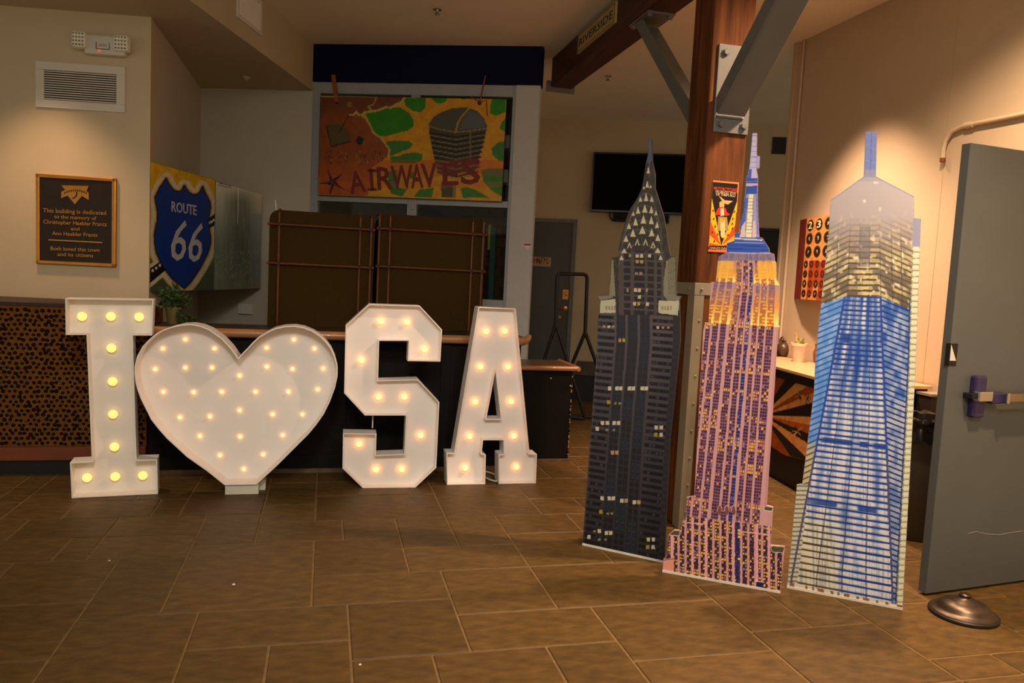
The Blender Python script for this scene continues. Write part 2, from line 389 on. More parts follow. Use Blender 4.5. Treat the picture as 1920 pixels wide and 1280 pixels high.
# alcove round shape behind the lower left pane
sh = thing('pale_arched_board', 'pale grey-green arched board behind the lower window panes', 'board', BW.P(.9, 1.3, -.8))
arch = [BW.P(.40 + .75 + .75 * math.cos(a) * -1, 1.42 + .64 * math.sin(a), -.8) for a in np.linspace(0, math.pi, 20)]
MB().prism(arch + [BW.P(1.9, .02, -.8), BW.P(.4, .02, -.8)], BW.n * -.04).build('panel', mat('arched_board_paint', (92, 94, 76), .8), sh)
MB().prism([BW.P(.98 + .16 * math.cos(a), 1.98 + .12 * math.sin(a), -.7) for a in np.linspace(0, 2 * math.pi, 18)[:-1]], BW.n * -.05).build('round_knob', mat('dark_olive', (40, 32, 12), .7), sh)
for i, v in enumerate((2.30, 2.62)):
    tag(MB().fbox(BW, 1.58, BL - .28, v, v + .12, -.34, -.14).build('wall_shelf', M_white, None), ('lower' if i == 0 else 'upper') + ' white shelf behind the glass right of the painted sign', 'shelf', 'shelves behind the glass')
for i, (px0, px1, ytop, c, lab) in enumerate(((914, 919, 420, (150, 170, 40), 'thin yellow-green folder standing beside the right brown case'), (919, 929, 424, (14, 88, 74), 'teal folder standing upright behind the window pane'))):
    u0, vt = BW.px(px0, ytop); u1, _ = BW.px(px1, ytop); vb = BW.px(px1, 556)[1]
    if i == 0: vb = BW.px(px1, 468)[1]
    t = thing('folder', lab, 'folder', BW.P(u0, 1.19 if i else vb, -.07), 'folders at the window')
    MB().fbox(BW, u0, u1, 1.19 if i else vb, vt, -.04 - .1, -.052).build('cover', mat('folder_%d' % i, c, .6), t, bevel=.004)
    MB().fbox(BW, u0 + .01, u1 - .01, (1.19 if i else vb) + .02, vt - .01, -.15, -.14).build('pages', M_white, t)

# far wall with door and television
T0, T1 = (2.80, 9.83), (4.24, 9.27); TW = Frame(T0, T1)
structure(MB().fbox(TW, -1.3, 6.0, 0, CEIL, -.12, 0).build('wall_far', M_wall))
structure(MB().prism([(1.74, 6.99, 0), (1.85, 6.97, 0), (2.5, 10.1, 0), (2.38, 10.1, 0)], (0, 0, CEIL)).build('wall_far_side', M_wall))
u0, _ = TW.px(985, 410); u1, v1 = TW.px(1083, 412)
d1 = thing('door_1', None, None, TW.P((u0 + u1) / 2, 0), kind='structure')
M_fd = mat('far_door_paint', (74, 74, 68), .5, var=.06); M_fdf = mat('far_door_frame_paint', (108, 106, 98), .5)
MB().fbox(TW, u0 + .04, u1 - .05, 0.01, v1 - .05, 0, .03).build('door_leaf', M_fd, d1)
MB().fbox(TW, u1 - .05, u1, 0, v1, 0, .05).build('door_frame_jamb', M_fdf, d1); MB().fbox(TW, u0, u0 + .04, 0, v1, 0, .05).build('door_frame_jamb', M_fdf, d1)
MB().fbox(TW, u0, u1, v1 - .05, v1, 0, .052).build('door_frame_head', M_fdf, d1)
ub, vb = TW.px(1061, 552); pl_ = MB().fbox(TW, ub - .04, ub + .035, vb - .065, vb + .065, .03, .036).build('lock_plate', M_brass, d1)
MB().lathe(TW.P(ub + .005, vb + .01, .036), [(.026, 0), (.026, .012), (.018, .018)], 16, TW.n).build('lock_cylinder', M_brass, pl_)
uk, vk = TW.px(1060, 578); ln = MB().lathe(TW.P(uk, vk, .03), [(.03, 0), (.03, .01), (.012, .012), (.012, .05)], 16, TW.n).build('handle_rose', M_brass, d1)
MB().tube([TW.P(uk, vk, .07), TW.P(uk - .06, vk, .075), TW.P(uk - .11, vk - .005, .07)], .009, 8).build('lever', M_chrome, ln)
uk, vk = TW.px(1050, 594); MB().lathe(TW.P(uk, vk, .03), [(.022, 0), (.022, .008)], 14, TW.n).build('keyhole_cover', M_brass, d1)

# right wall
RX = 3.84
structure(MB().box(RX, RX + .12, -1.2, 5.80, 0, CEIL).build('wall_right', M_wall))
RW = Frame((RX, 6), (RX, 4))
tr = structure(MB().box(RX - .012, RX + .14, 5.80, 5.90, 0, CEIL).build('trim_2', M_wall, bevel=.004))
MB().box(RX - .026, RX - .012, 5.865, 5.90, 0, CEIL).build('casing_bead', M_wall, tr)
structure(MB().box(RX - .002, RX, 4.158, 4.161, 0, CEIL).build('trim_3', mat('wall_seam', (186, 168, 138), .8)))
tag(MB().tube([(RX - .016, 5.775, 1.0), (RX - .016, 5.775, CEIL)], .012, 10).build('surface_conduit', M_wall, None, smooth=True), 'thin vertical pipe beside the trim at the end of the right wall', 'pipe')
cp = thing('bent_conduit', 'beige bent conduit on the right wall above the grey door', 'pipe', (RX - .026, 3.6, 2.1))
MB().tube([(RX - .026, 2.6, 2.47), (RX - .026, 3.75, 2.482), (RX - .026, 4.0, 2.487), (RX - .026, 4.09, 2.47), (RX - .026, 4.135, 2.42), (RX - .026, 4.147, 2.37), (RX - .026, 4.145, 2.31)], .014, 10).build('pipe', M_wall, cp, smooth=True)
MB().tube([(RX - .026, 3.99, 2.486), (RX - .026, 3.93, 2.485)], .02, 10).build('coupling', M_wall, cp, smooth=True)
MB().tube([(RX - .026, 4.145, 2.31), (RX - .026, 4.145, 2.285)], .017, 10).build('end_cap', mat('rusty_cap', (120, 62, 30), .6), cp, smooth=True)

# timber post, beam, steel
PX0, PX1, PY0, PY1 = 2.045, 2.30, 3.95, 4.20
post = thing('timber_post', 'stained square timber post behind the cut-out towers', 'post', (2.17, 4.07, 0))
MB().box(PX0, PX1, PY0, PY1, 0, CEIL).build('post_body', M_wood, post, bevel=.012)
zs = 1.40; M_guard = mat('olive_steel_guard', (140, 132, 110), .5, var=.08, scale=5)
MB().box(PX0 - .008, PX1 + .004, PY0 - .008, PY1 + .004, zs - .035, zs + .035).build('steel_strap', M_guard, post, bevel=.003)
cg = MB(); cg.box(PX0 - .006, PX0 + .055, PY0 - .006, PY0, 0, zs); cg.box(PX0 - .006, PX0, PY0, PY0 + .075, 0, zs)
cg = cg.build('corner_guard', M_guard, post)
rv = None
for z in [zs] + [1.22 - .16 * k for k in range(8)]:
    for p, ax in (((PX0 + .035, PY0 - (.012 if z == zs else .006), z), (0, -1, 0)), ((PX0 - (.012 if z == zs else .006), PY0 + .05, z + .02 * (z != zs)), (-1, 0, 0))):
        MB().lathe(p, [(.008, -.003), (.008, .002), (.004, .005)], 8, ax).build('rivet', M_guard, cg)
beam = tag(MB().box(2.04, 2.25, -1.0, 7.15, 3.24, CEIL).build('ceiling_beam', M_beam, None, bevel=.01), 'dark timber ceiling beam running back over the post', 'beam')
endb = MB().box(2.0, 2.28, 7.15, 7.17, 3.2, 3.3).build('end_bracket', M_steel, beam)
def hexbolt(p, ax, par, r=.019, h=.016):
    MB().lathe(p, [(r * 1.35, 0), (r * 1.35, .003), (r, .003), (r, h), (r * .8, h + .003)], 6, ax).build('bolt', M_steel, par)
def brace(label, sgn):
    yface = PY0 if sgn < 0 else PY1; xc = (PX0 + PX1) / 2
    t = thing('steel_brace', label, 'brace', (xc, yface, 2.2), 'grey steel braces of the timber post')
    if sgn < 0: z0, z1, z00 = 2.28, 2.76, 2.40
    else: z0, z1, z00 = 2.28, 2.76, 2.38
    MB().box(PX0 + .035, PX1 - .005, min(yface, yface + sgn * .014), max(yface, yface + sgn * .014), z0, z1).build('post_plate', M_steel, t, bevel=.003)
    for x in (PX0 + .075, PX1 - .04):
        for z in (z0 + .045, z1 - .045): hexbolt((x, yface + sgn * .014, z), (0, sgn, 0), t)
    reach = 3.24 - z00
    # angle section climbing outwards from the post to the beam
    a = np.array([xc, yface + sgn * .014, z00]); b = np.array([2.145, yface + sgn * (reach * (1.2 if sgn < 0 else 1.05)), 3.225])
    d = (b - a) / np.linalg.norm(b - a); up = np.array([0, -d[2] * sgn, abs(d[1])]); up = np.cross(np.array([1., 0, 0]), d); up /= np.linalg.norm(up)
    if up[2] < 0: up = -up
    hw = .082; L = np.linalg.norm(b - a)
    m = MB(); m.obox((a + b) / 2 - up * .03, d * L / 2, np.array([hw, 0, 0]), up * .005)
    m.obox((a + b) / 2 + up * .01 - np.array([hw, 0, 0]), d * L / 2, np.array([.006, 0, 0]), up * .045)
    m.build('angle_section', M_steel, t, bevel=.002)
    MB().tube([a + np.array([-hw, sgn * .004, -.035]), a + np.array([hw, sgn * .004, -.035])], .008, 8).build('weld_bead', M_steel, t, smooth=True)
    y2 = yface + sgn * (reach * (1.2 if sgn < 0 else 1.05))
    MB().box(2.045, 2.245, y2 - .21, y2 + .13 if sgn > 0 else y2 + .21, 3.226, 3.24).build('beam_plate', M_steel, t, bevel=.003)
    for x in (2.07, 2.22):
        for y in (y2 - .18, y2 + .10): hexbolt((x, y, 3.226), (0, 0, -1), t)
brace('grey steel brace rising towards the room from the front of the post', -1)
brace('grey steel brace under the beam behind the post', 1)
RS = Frame((2.04, 6), (2.04, 5))
def quad_uv(F, pts): return [F.px(*p) for p in pts]
a = quad_uv(RS, [(1087, 62), (1156, 0), (1157, 45), (1087, 103)]); us = (RS.px(1087, 80)[0], RS.px(1157, 30)[0]); vs = (3.325, 3.485)
rs = thing('room_name_sign', 'cream sign reading RIVERSIDE on the side of the beam', 'sign', RS.P(us[0], vs[0], .01))
M_cream = mat('cream_sign', (176, 152, 96), .6, var=.08); M_ink = mat('black_lettering', (24, 18, 12), .6)
MB().fbox(RS, us[0], us[1], vs[0], vs[1], 0, .018).build('board', M_cream, rs)
m = MB(); e = .012
for q in ((us[0] + e, us[1] - e, vs[0] + e, vs[0] + e + .004), (us[0] + e, us[1] - e, vs[1] - e - .004, vs[1] - e), (us[0] + e, us[0] + e + .004, vs[0] + e, vs[1] - e), (us[1] - e - .004, us[1] - e, vs[0] + e, vs[1] - e)):
    m.fbox(RS, *q, .018, .0195)
m.build('border_line', M_ink, rs)
def text_uv(name, body, F, u0, u1, v0, h, m, parent, n, **kw):
    A = to_px(F.P(u0, v0, n)); B = to_px(F.P(u1, v0, n)); T = to_px(F.P(u0, v0 + h, n))
    class G(Frame): pass
    g = object.__new__(Frame); g.o = F.o + F.n * n; g.u, g.v, g.n = F.u, F.v, F.n
    return text(name, body, g, A, B, T, m, parent, n=0, **kw)
text_uv('lettering', 'RIVERSIDE', RS, us[0] + .045, us[1] - .045, vs[0] + .05, .058, M_ink, rs, .0185)

# ================================================================ BAR, LEDGE, CASES
bar = thing('bar_counter', 'long dark bar counter with rounded varnished rail behind the lit letters', 'counter', (.2, 5.5, 0))
MB().box(-1.10, 1.40, 5.33, 5.62, .03, .93).build('front_panel', M_bar, bar)
m_st = MB()
for x in (-1.06, -.45, .2, .85, 1.36): MB().box(x - .035, x + .035, 5.318, 5.33, .12, .92).build('stile', M_bar, bar, bevel=.003)
MB().box(-1.10, 1.40, 5.316, 5.33, .03, .12).build('kick_board', M_bar, bar, bevel=.003)
MB().box(-1.10, 1.41, 5.305, 5.33, 0, .03).build('base_trim', mat('scuffed_trim', (96, 74, 48), .6, var=.4, scale=9), bar)
MB().box(-1.105, 1.42, 5.30, 5.70, .93, .985).build('counter_top', mat('bar_top_varnish', (52, 44, 24), .35, var=.2, scale=6), bar, bevel=.006)
MB().tube([(-1.105, 5.285, .955), (1.40, 5.285, .955)], .031, 14).build('arm_rail', M_copper, bar, smooth=True)
MB().tube([(1.40, 5.285, .955), (1.425, 5.287, .962), (1.445, 5.295, .985), (1.452, 5.3, 1.0)], [.031, .028, .022, .014], 12).build('rail_end', M_copper, bar, smooth=True)
lowc = thing('low_counter', 'low dark counter with varnished edge at the right end of the bar', 'counter', (1.66, 5.75, 0))
MB().box(1.425, 1.875, 5.53, 5.98, .025, .715).build('body', M_bar, lowc, bevel=.004)
MB().box(1.43, 1.885, 5.515, 6.0, 0, .025).build('base_trim', MATS['scuffed_trim'], lowc)
MB().box(1.41, 1.90, 5.52, 6.0, .715, .745).build('counter_top', mat('low_top_varnish', (96, 76, 46), .3, var=.2, scale=6), lowc)
e = MB(); e.tube([(1.40, 5.505, .735), (1.905, 5.505, .735)], .02, 10); e.tube([(1.908, 5.495, .735), (1.908, 6.0, .735)], .02, 10)
e.build('edge_moulding', M_copper, lowc, smooth=True)
for p in ((1.70, 5.527, .655), (1.86, 5.527, .60)): MB().lathe(p, [(.006, 0), (.004, .003)], 6, (0, -1, 0)).build('paint_chip', M_white, lowc)
m = MB()
for i in range(24):
    z = random.uniform(.03, .68); m.box(1.868, 1.877, 5.527, 5.5305, z, z + random.uniform(.01, .03))
m.build('worn_edge', mat('bare_wood_chip', (150, 116, 76), .7), lowc)

led = thing('patterned_ledge', 'ledge with a wall of dark round log slices left of the letter I', 'ledge', (-2.1, 5.5, 0))
MB().prism([(-3.4, 5.372, .18), (-1.125, 5.372, .18), (-1.125, 5.86, .18), (-3.4, 6.18, .18)], (0, 0, .905)).build('body', mat('ledge_gold_brown', (116, 72, 24), .9, spec=.1, var=.25, scale=40), led)
MB().prism([(-3.4, 5.36, 1.085), (-1.12, 5.36, 1.085), (-1.12, 5.845, 1.085), (-3.4, 6.16, 1.085)], (0, 0, .02)).build('top_board', mat('ledge_top', (46, 22, 10), .5), led)
MB().box(-3.4, -1.125, 5.345, 5.86, .093, .18).build('bottom_rail', mat('red_brown_rail', (122, 58, 26), .5, var=.2, scale=4, stretch=(1, 4, 4)), led, bevel=.004)
MB().box(-3.4, -1.13, 5.38, 5.86, 0, .093).build('toe_kick', M_black, led)
m = MB(); m2 = MB(); rr = random.Random(5); row = 0; z = .20; dx = .034
while z < 1.075:
    x = -2.35 + (dx / 2 if row % 2 else 0)
    while x < -1.14:
        px_, pz_ = x + rr.uniform(-.006, .006), z + rr.uniform(-.006, .006); r = rr.uniform(.0105, .0145)
        if pz_ + r < 1.08:
            m.lathe((px_, 5.3725, pz_), [(r, 0), (r, .003), (r * .6, .0045)], 8, (0, -1, 0)); m2.lathe((px_, 5.3725, pz_), [(r * 1.3, 0), (r * 1.28, .0018)], 8, (0, -1, 0))
        x += dx
    z += .0305; row += 1
o = m.build('log_slices', mat('dark_log_slice', (36, 17, 7), .9, spec=.08, var=.4, scale=60), led, fix=False); o['kind'] = 'stuff'
o = m2.build('slice_rims', mat('slice_rim', (128, 88, 38), .9, spec=.1, var=.3, scale=60), led, fix=False); o['kind'] = 'stuff'

def case(name, label, u0, u1, top, battens, hz, extra=None):
    y0, y1 = 5.86, 6.30; r = .07
    t = thing(name, label, 'case', ((u0 + u1) / 2, y0, 0), 'tall brown cases behind the bar')
    prof = [(u0, 0.)] + [(u0 + r - r * math.cos(a), top - r + r * math.sin(a)) for a in np.linspace(0, math.pi / 2, 6)] + [(u1 - r + r * math.sin(a), top - r + r * math.cos(a)) for a in np.linspace(0, math.pi / 2, 6)] + [(u1, 0.)]
    MB().prism([(x, y0, z) for x, z in prof], (0, y1 - y0, 0)).build('case_body', M_brown, t, bevel=.008)
    for x in battens: MB().tube([(x, y0 - .012, .02), (x, y0 - .012, top - .02), (x, y0 + .03, top + .005), (x, y1 - .03, top + .008)], .0085, 8).build('upright_batten', M_bamboo, t, smooth=True)
    for z in hz: MB().tube([(u0 - .012, y0 - .026, z), (u1 + .008, y0 - .026, z)], .0085, 8).build('cross_batten', M_bamboo, t, smooth=True)
    for x in battens:
        for z in hz: MB().tube([(x, y0 - .02, z - .014), (x, y0 - .02, z + .014)], .017, 8).build('binding', mat('dark_binding', (46, 24, 10), .7), t)
    return t
case('bamboo_bound_case', 'left tall brown case bound with bamboo battens behind the bar', -.41, .345, 1.82, (-.34, .243, .325), (1.715, 1.43))
case('bamboo_bound_case', 'right tall brown case bound with bamboo battens behind the bar', .375, 1.205, 1.845, (.385, .465, 1.10, 1.185), (1.73, 1.445))
tag(MB().tube([(-.37, 5.95, 1.82), (-.378, 5.95, 1.895)], .004, 6).build('thin_rod', M_white, None), 'short pale rod standing up on the left brown case', 'rod')

# ================================================================ LIT LETTERS
M_bulbI = mat('amber_bulb', (255, 206, 120), .4, var=0, emit=1.15, emitcol=(255, 208, 118))
M_bulb = mat('warm_bulb', (255, 214, 140), .4, var=0, emit=5.5, emitcol=(255, 166, 74))
M_bulbH = mat('small_warm_bulb', (255, 214, 150), .4, var=0, emit=4, emitcol=(255, 172, 86))
M_sock = mat('bulb_socket', (214, 196, 170), .5)
def offset(loop, d):
    """mitred inward offset of a counter-clockwise (u,v) loop"""
    n = len(loop); out = []
    for i in range(n):
        p0, p1, p2 = (np.asarray(loop[(i + k) % n]) for k in (-1, 0, 1)); a = (p1 - p0) / np.linalg.norm(p1 - p0); b = (p2 - p1) / np.linalg.norm(p2 - p1)
        na, nb = np.array([-a[1], a[0]]), np.array([-b[1], b[0]]); k = na + nb; k = k / max(1e-6, k @ k) * 2
        if np.linalg.norm(k) > 2.2: k = k / np.linalg.norm(k) * 2.2
        out.append(p1 + k * d)
    return out
def area(l): return .5 * sum(l[i][0] * l[(i + 1) % len(l)][1] - l[(i + 1) % len(l)][0] * l[i][1] for i in range(len(l)))
def channel(name, label, F, outline, holes, bulbs, depth, recess, br, bmat, drop=0., label2=None):
    out = [F.px(*p) for p in outline]; hs = [[F.px(*p) for p in h] for h in holes]
    if area(out) < 0: out = out[::-1]
    hs = [h if area(h) < 0 else h[::-1] for h in hs]
    zmin = min(p[1] for p in out)
    out = [(u, max(v - zmin + drop, drop) if v - zmin > .02 else drop) for u, v in out]; hs = [[(u, v - zmin + drop) for u, v in h] for h in hs]
    uc = sum(p[0] for p in out) / len(out); t = thing(name, label, 'marquee letter' if 'heart' not in name else 'marquee heart', F.P(uc, drop, -depth / 2), 'lit white marquee letters')
    ino = offset(out, .007); inh = [offset(h, .007) for h in hs]
    MB().prism([F.P(*p, -recess) for p in ino], F.n * -.012, [[F.P(*p, -recess) for p in h] for h in inh]).build('face_panel', M_chan, t)
    m = MB()
    for o, i in [(out, ino)] + list(zip(hs, inh)):
        n = len(o); vs = [F.P(*p, 0) for p in o] + [F.P(*p, 0) for p in i] + [F.P(*p, -depth) for p in o] + [F.P(*p, -depth) for p in i]; fs = []
        for k in range(n):
            j = (k + 1) % n; fs += [(k, j, n + j, n + k), (k, 2 * n + k, 2 * n + j, j), (n + k, n + j, 3 * n + j, 3 * n + k), (2 * n + k, 3 * n + k, 3 * n + j, 2 * n + j)]
        m.add(vs, fs)
    m.build('side_rim', M_chan, t, bevel=.0015)
    MB().prism([F.P(*p, -depth + .008) for p in ino], F.n * -.008, [[F.P(*p, -depth + .008) for p in h] for h in inh]).build('back_panel', M_chan, t)
    src = None
    for b in bulbs:
        q = F.px(*b, n=-recess + br * .9); q = (q[0], q[1] - zmin + drop)
        c = F.P(*q, -recess + br * .9)
        if src is None:
            src = MB().lathe(c, [(br * math.sin(a), br * -math.cos(a)) for a in np.linspace(.12, math.pi - .12, 9)], 14, F.n).build('bulb', bmat, t, smooth=True); s0 = c
            sk = MB().lathe(F.P(*q, -recess), [(br * .85, 0), (br * .8, br * .35)], 12, F.n).build('socket', M_sock, src, smooth=True)
        else:
            o = src.copy(); link(o, t); o.location = Vector(c - s0); k = sk.copy(); link(k, o)
    return t
def C7(x, y): return (x / 3, 540 + y / 3)
def C8(x, y): return (600 + x / 3.048, 540 + y / 3.048)
FI = Frame((-1.405, 4.809), (-.948, 4.862))
channel('marquee_letter', 'tall white marquee letter I with amber bulbs', FI, [(122, 560), (288, 562), (285, 630), (249, 630), (256, 863), (295, 862), (296, 927), (134, 935), (131, 868), (172, 866), (162, 629), (123, 629)], [],
        [C7(*p) for p in ((462, 162), (624, 162), (783, 165), (627, 340), (634, 528), (636, 712), (644, 895), (490, 1068), (648, 1062), (804, 1056))], .13, .09, .027, M_bulbI)
FH = Frame((-.9, 4.80), (-.2, 4.80))
hb = on_y(452, 926, 4.82)
heart_px = [(446.7, 671.7), (433, 652), (417, 635), (393, 618), (376, 611), (358, 608), (340, 609), (322, 613), (307, 618), (293, 625), (279, 637), (267, 650), (257, 668), (252, 688), (252, 702), (254, 718), (258, 733), (264, 749), (283, 787), (297, 805), (313, 823), (350, 857), (387, 883), (421, 909), (481, 909), (520, 873), (560, 833), (578, 815), (593, 797), (607, 777), (618, 755), (628, 728), (633, 705), (633, 687), (628, 668), (621, 653), (612, 641), (601, 630), (587, 621), (570, 614), (552, 611), (533, 612), (515, 616), (500, 623), (485, 632), (473, 643), (462, 655), (454, 663)]
zb = FH.px(450, 909)[1]
channel('marquee_heart', 'big white marquee heart with small bulbs between I and S', FH, heart_px, [],
        [C7(*p) for p in ((1042, 290), (916, 343), (1206, 342), (872, 458), (1042, 450), (1192, 450), (1347, 495), (918, 586), (1088, 588), (1247, 586), (1436, 586), (1347, 690), (1012, 730), (1180, 725), (1124, 835), (1350, 838), (1237, 943), (1480, 938), (1371, 1020), (1533, 713), (1590, 830), (1500, 338), (1653, 292), (1769, 343), (1500, 445), (1645, 457), (1818, 455), (1787, 572), (1621, 586), (1701, 713))],
        .17, .13, .0105, M_bulbH, drop=zb)
M_blk = mat('pale_wood_block', (214, 208, 186), .7, var=.06)
ub = (FH.px(421, 926)[0], FH.px(484, 926)[0])
tag(MB().fbox(FH, ub[0], ub[1], 0, zb, -.10, -.02).build('wood_block', M_blk, None, bevel=.002), 'pale wooden block under the tip of the heart', 'block', 'blocks under the heart')
tag(MB().fbox(FH, ub[1] - .10, ub[1] + .035, 0, zb, -.17, -.105).build('wood_block', M_blk, None, bevel=.002), 'second pale block behind, peeking out right under the heart', 'block', 'blocks under the heart')
FSs = Frame((.278, 4.905), (.61, 4.895))
channel('marquee_letter', 'white marquee letter S with chamfered corners and warm bulbs', FSs, [(692, 571), (787, 574), (829, 619), (826, 679), (764, 678), (766, 640), (711, 640), (709, 714), (784, 712), (824, 755), (818, 878), (779, 915), (680, 916), (642, 879), (643, 813), (706, 814), (705, 854), (758, 852), (761, 780), (684, 780), (645, 738), (648, 611)], [],
        [C8(*p) for p in ((347, 192), (497, 197), (597, 353), (237, 415), (335, 625), (482, 625), (575, 845), (224, 895), (320, 1040), (467, 1038))], .13, .06, .0185, M_bulb)
FA = Frame((.831, 4.943), (1.45, 4.943))
channel('marquee_letter', 'white marquee letter A with warm bulbs at the right end', FA, [(897, 576), (967, 579), (993, 851), (1007, 852), (1005, 906), (935, 908), (935, 853), (944.5, 852), (944, 826), (906, 826), (903, 851), (911, 853), (910, 908), (838, 909), (837, 850), (851, 850)], [[(929, 697), (939, 786), (912, 786)]],
        [C8(*p) for p in ((950, 250), (1055, 248), (917, 452), (1075, 452), (887, 652), (1092, 650), (855, 850), (1108, 847), (830, 1030), (1122, 1025))], .13, .06, .0185, M_bulb)
cb = [on_z(x, y, .012) for x, y in ((908, 893), (918, 899), (930, 902), (940, 896), (925, 888), (912, 884), (900, 886))]
tag(MB().tube(cb, .006, 8).build('power_cable', M_white, None, smooth=True), 'white power cable on the floor between the feet of the letter A', 'cable')
u_, v_ = FSs.px(700, 782); tag(MB().fbox(FSs, u_ - .004, u_ + .004, FSs.px(700, 814)[1] + .02, v_ + .0, -.115, -.1).build('support_rod', M_white, None), 'thin pale rod bridging the lower gap of the letter S', 'rod')

# ================================================================ LEFT WALL THINGS
def vent(name, label, F, u0, u1, v0, v1, nsl, fr, vertical=False, slat_m=M_white):
    t = thing(name, label, 'vent', F.P((u0 + u1) / 2, v0, 0), kind=None)
    for q in ((u0, u1, v0, v0 + fr), (u0, u1, v1 - fr, v1), (u0, u0 + fr, v0 + fr, v1 - fr), (u1 - fr, u1, v0 + fr, v1 - fr)):
        MB().fbox(F, *q, 0, .014).build('frame', slat_m, t, bevel=.002)
    MB().fbox(F, u0 + fr, u1 - fr, v0 + fr, v1 - fr, .0005, .002).build('backing', M_black, t)
    for k in range(nsl):
        if vertical:
            w_ = (u1 - u0 - 2 * fr) / nsl; c = u0 + fr + (k + .5) * w_; ax = (F.u * .5 + F.n * .4) * w_ * .38
            MB().obox(F.P(c, (v0 + v1) / 2, .009), ax, F.v * (v1 - v0 - 2 * fr) / 2, np.cross(ax, F.v) / np.linalg.norm(ax) * .0012).build('slat', slat_m, t)
        else:
            w_ = (v1 - v0 - 2 * fr) / nsl; c = v0 + fr + (k + .5) * w_; ax = (F.v * .8 + F.n * .4) * w_ * .27
            MB().obox(F.P((u0 + u1) / 2, c, .009), F.u * (u1 - u0 - 2 * fr) / 2, ax, np.cross(F.u, ax) / np.linalg.norm(ax) * .0012).build('slat', slat_m, t)
    return t
a = LW.px(68, 113); b = LW.px(235, 212)
vent('wall_vent', 'white louvred air vent high on the left wall', LW, a[0], b[0], b[1], 2.728, 13, .055)
a = FS.px(443, 0); b = FS.px(488, 70)
vent('ceiling_vent', 'small white louvred vent on the side of the ceiling soffit', FS, a[0], b[0], FS.px(466, 50)[1], FS.px(466, 50)[1] + .26, 7, .03, True, M_white)

a = LW.px(150, 70); b = LW.px(250, 104)
el = thing('emergency_light', 'white twin-head emergency light above the wall vent', 'light', LW.P((a[0] + b[0]) / 2, b[1], 0))
uL, uR = LW.px(165, 80)[0], LW.px(240, 85)[0]; vm = LW.px(200, 90)[1]
MB().fbox(LW, uL, uR, vm - .06, vm + .07, 0, .06).build('housing', M_white, el, bevel=.012)
M_lens = mat('lamp_lens', (236, 232, 214), .15, var=.05, coat=.5); M_led = mat('red_led', (255, 40, 40), .4, var=0, emit=3.2, emitcol=(255, 30, 40))
for x, y, nm in ((159, 81, 0), (237, 88, 1)):
    u, v = LW.px(x, y); h = MB().fbox(LW, u - .045, u + .045, v - .052, v + .052, .03, .10).build('lamp_head', M_lens, el, bevel=.012)
    for i in range(4):
        for j in range(4): MB().lathe(LW.P(u - .03 + i * .02, v - .036 + j * .024, .10), [(.0075, 0), (.005, .006)], 6, LW.n).build('lens_facet', M_chrome, h)
u, v = LW.px(200, 90); m = MB()
for q in ((u - .045, u - .041, v - .022, v + .02), (u + .041, u + .045, v - .022, v + .02), (u - .045, u + .045, v - .026, v - .022)): m.fbox(LW, *q, .06, .0615)
m.build('label_border', M_black, el)
m = MB(); m.fbox(LW, u - .025, u + .025, v + .006, v + .009, .06, .0612); m.fbox(LW, u - .028, u + .028, v - .005, v - .001, .06, .0612); m.build('label_print', mat('grey_print', (120, 112, 96), .6), el)
u, v = LW.px(193, 103); MB().lathe(LW.P(u, v + .012, .05), [(.006, 0), (.005, .012), (.002, .015)], 10, LW.n).build('indicator_led', M_led, el)

a = LW.px(70, 326); b = LW.px(219, 501); v1 = 1.964
pq = thing('memorial_plaque', 'bronze memorial plaque with raised lettering on the left wall', 'plaque', LW.P((a[0] + b[0]) / 2, b[1], 0))
MB().fbox(LW, a[0] + .01, b[0] - .01, b[1] + .01, v1 - .01, 0, .018).build('dark_field', mat('plaque_field', (34, 20, 10), .45, .3, var=.15), pq)
f_ = .026
for q in ((a[0], b[0], b[1], b[1] + f_), (a[0], b[0], v1 - f_, v1), (a[0], a[0] + f_, b[1], v1), (b[0] - f_, b[0], b[1], v1)): MB().fbox(LW, *q, 0, .026).build('frame_bar', M_brass, pq, bevel=.004)
def PQ(x, y): return (60 + x / 6.735, 320 + y / 6.735)
def raised(body, l, r, y0, y1, h):
    text('lettering', body, LW, PQ(l, y0), PQ(r, y1), PQ(l, y0 - h), M_brass, pq, n=.019, depth=.003, bold=.012)
raised('This building is dedicated', 160, 955, 527, 560, 50); raised('to the memory of', 300, 832, 602, 625, 44)
raised('Christopher Haebler Frantz', 163, 962, 668, 703, 48); raised('and', 508, 618, 752, 757, 42)
raised('Ann Haebler Frantz', 275, 848, 812, 837, 46); raised('Both loved this town', 255, 872, 1003, 1026, 46); raised('and its citizens', 342, 792, 1075, 1093, 44)
A_, B_ = LW.px(*PQ(228, 888)), LW.px(*PQ(905, 915)); MB().fbox(LW, A_[0], B_[0], B_[1] - .0, B_[1] + .008, .018, .022).build('divider_line', M_brass, pq)
emb = [(392, 188), (735, 196), (710, 258), (735, 285), (735, 375), (650, 322), (562, 428), (470, 318), (388, 352), (392, 268), (440, 248)]
em = MB().prism([LW.P(*LW.px(*PQ(*p)), .018) for p in emb], LW.n * .005).build('emblem', M_brass, pq)
MB().tube([LW.P(*LW.px(*PQ(*p)), .0235) for p in ((585, 268), (582, 315), (562, 342), (528, 352))], .004, 6).build('emblem_crescent', M_ink, em)
m = MB()
for k in range(11): p = LW.P(*LW.px(*PQ(435 + k * 27, 245 + (k - 5) ** 2 * .6)), .0225); m.fbox(LW, *(lambda q: (q[0] - .0035, q[0] + .0035, q[1] - .014, q[1]))(LW.px(*PQ(435 + k * 27, 240 + (k - 5) ** 2 * 1.2))), .022, .0245)
m.build('emblem_strokes', MATS['plaque_field'], em)

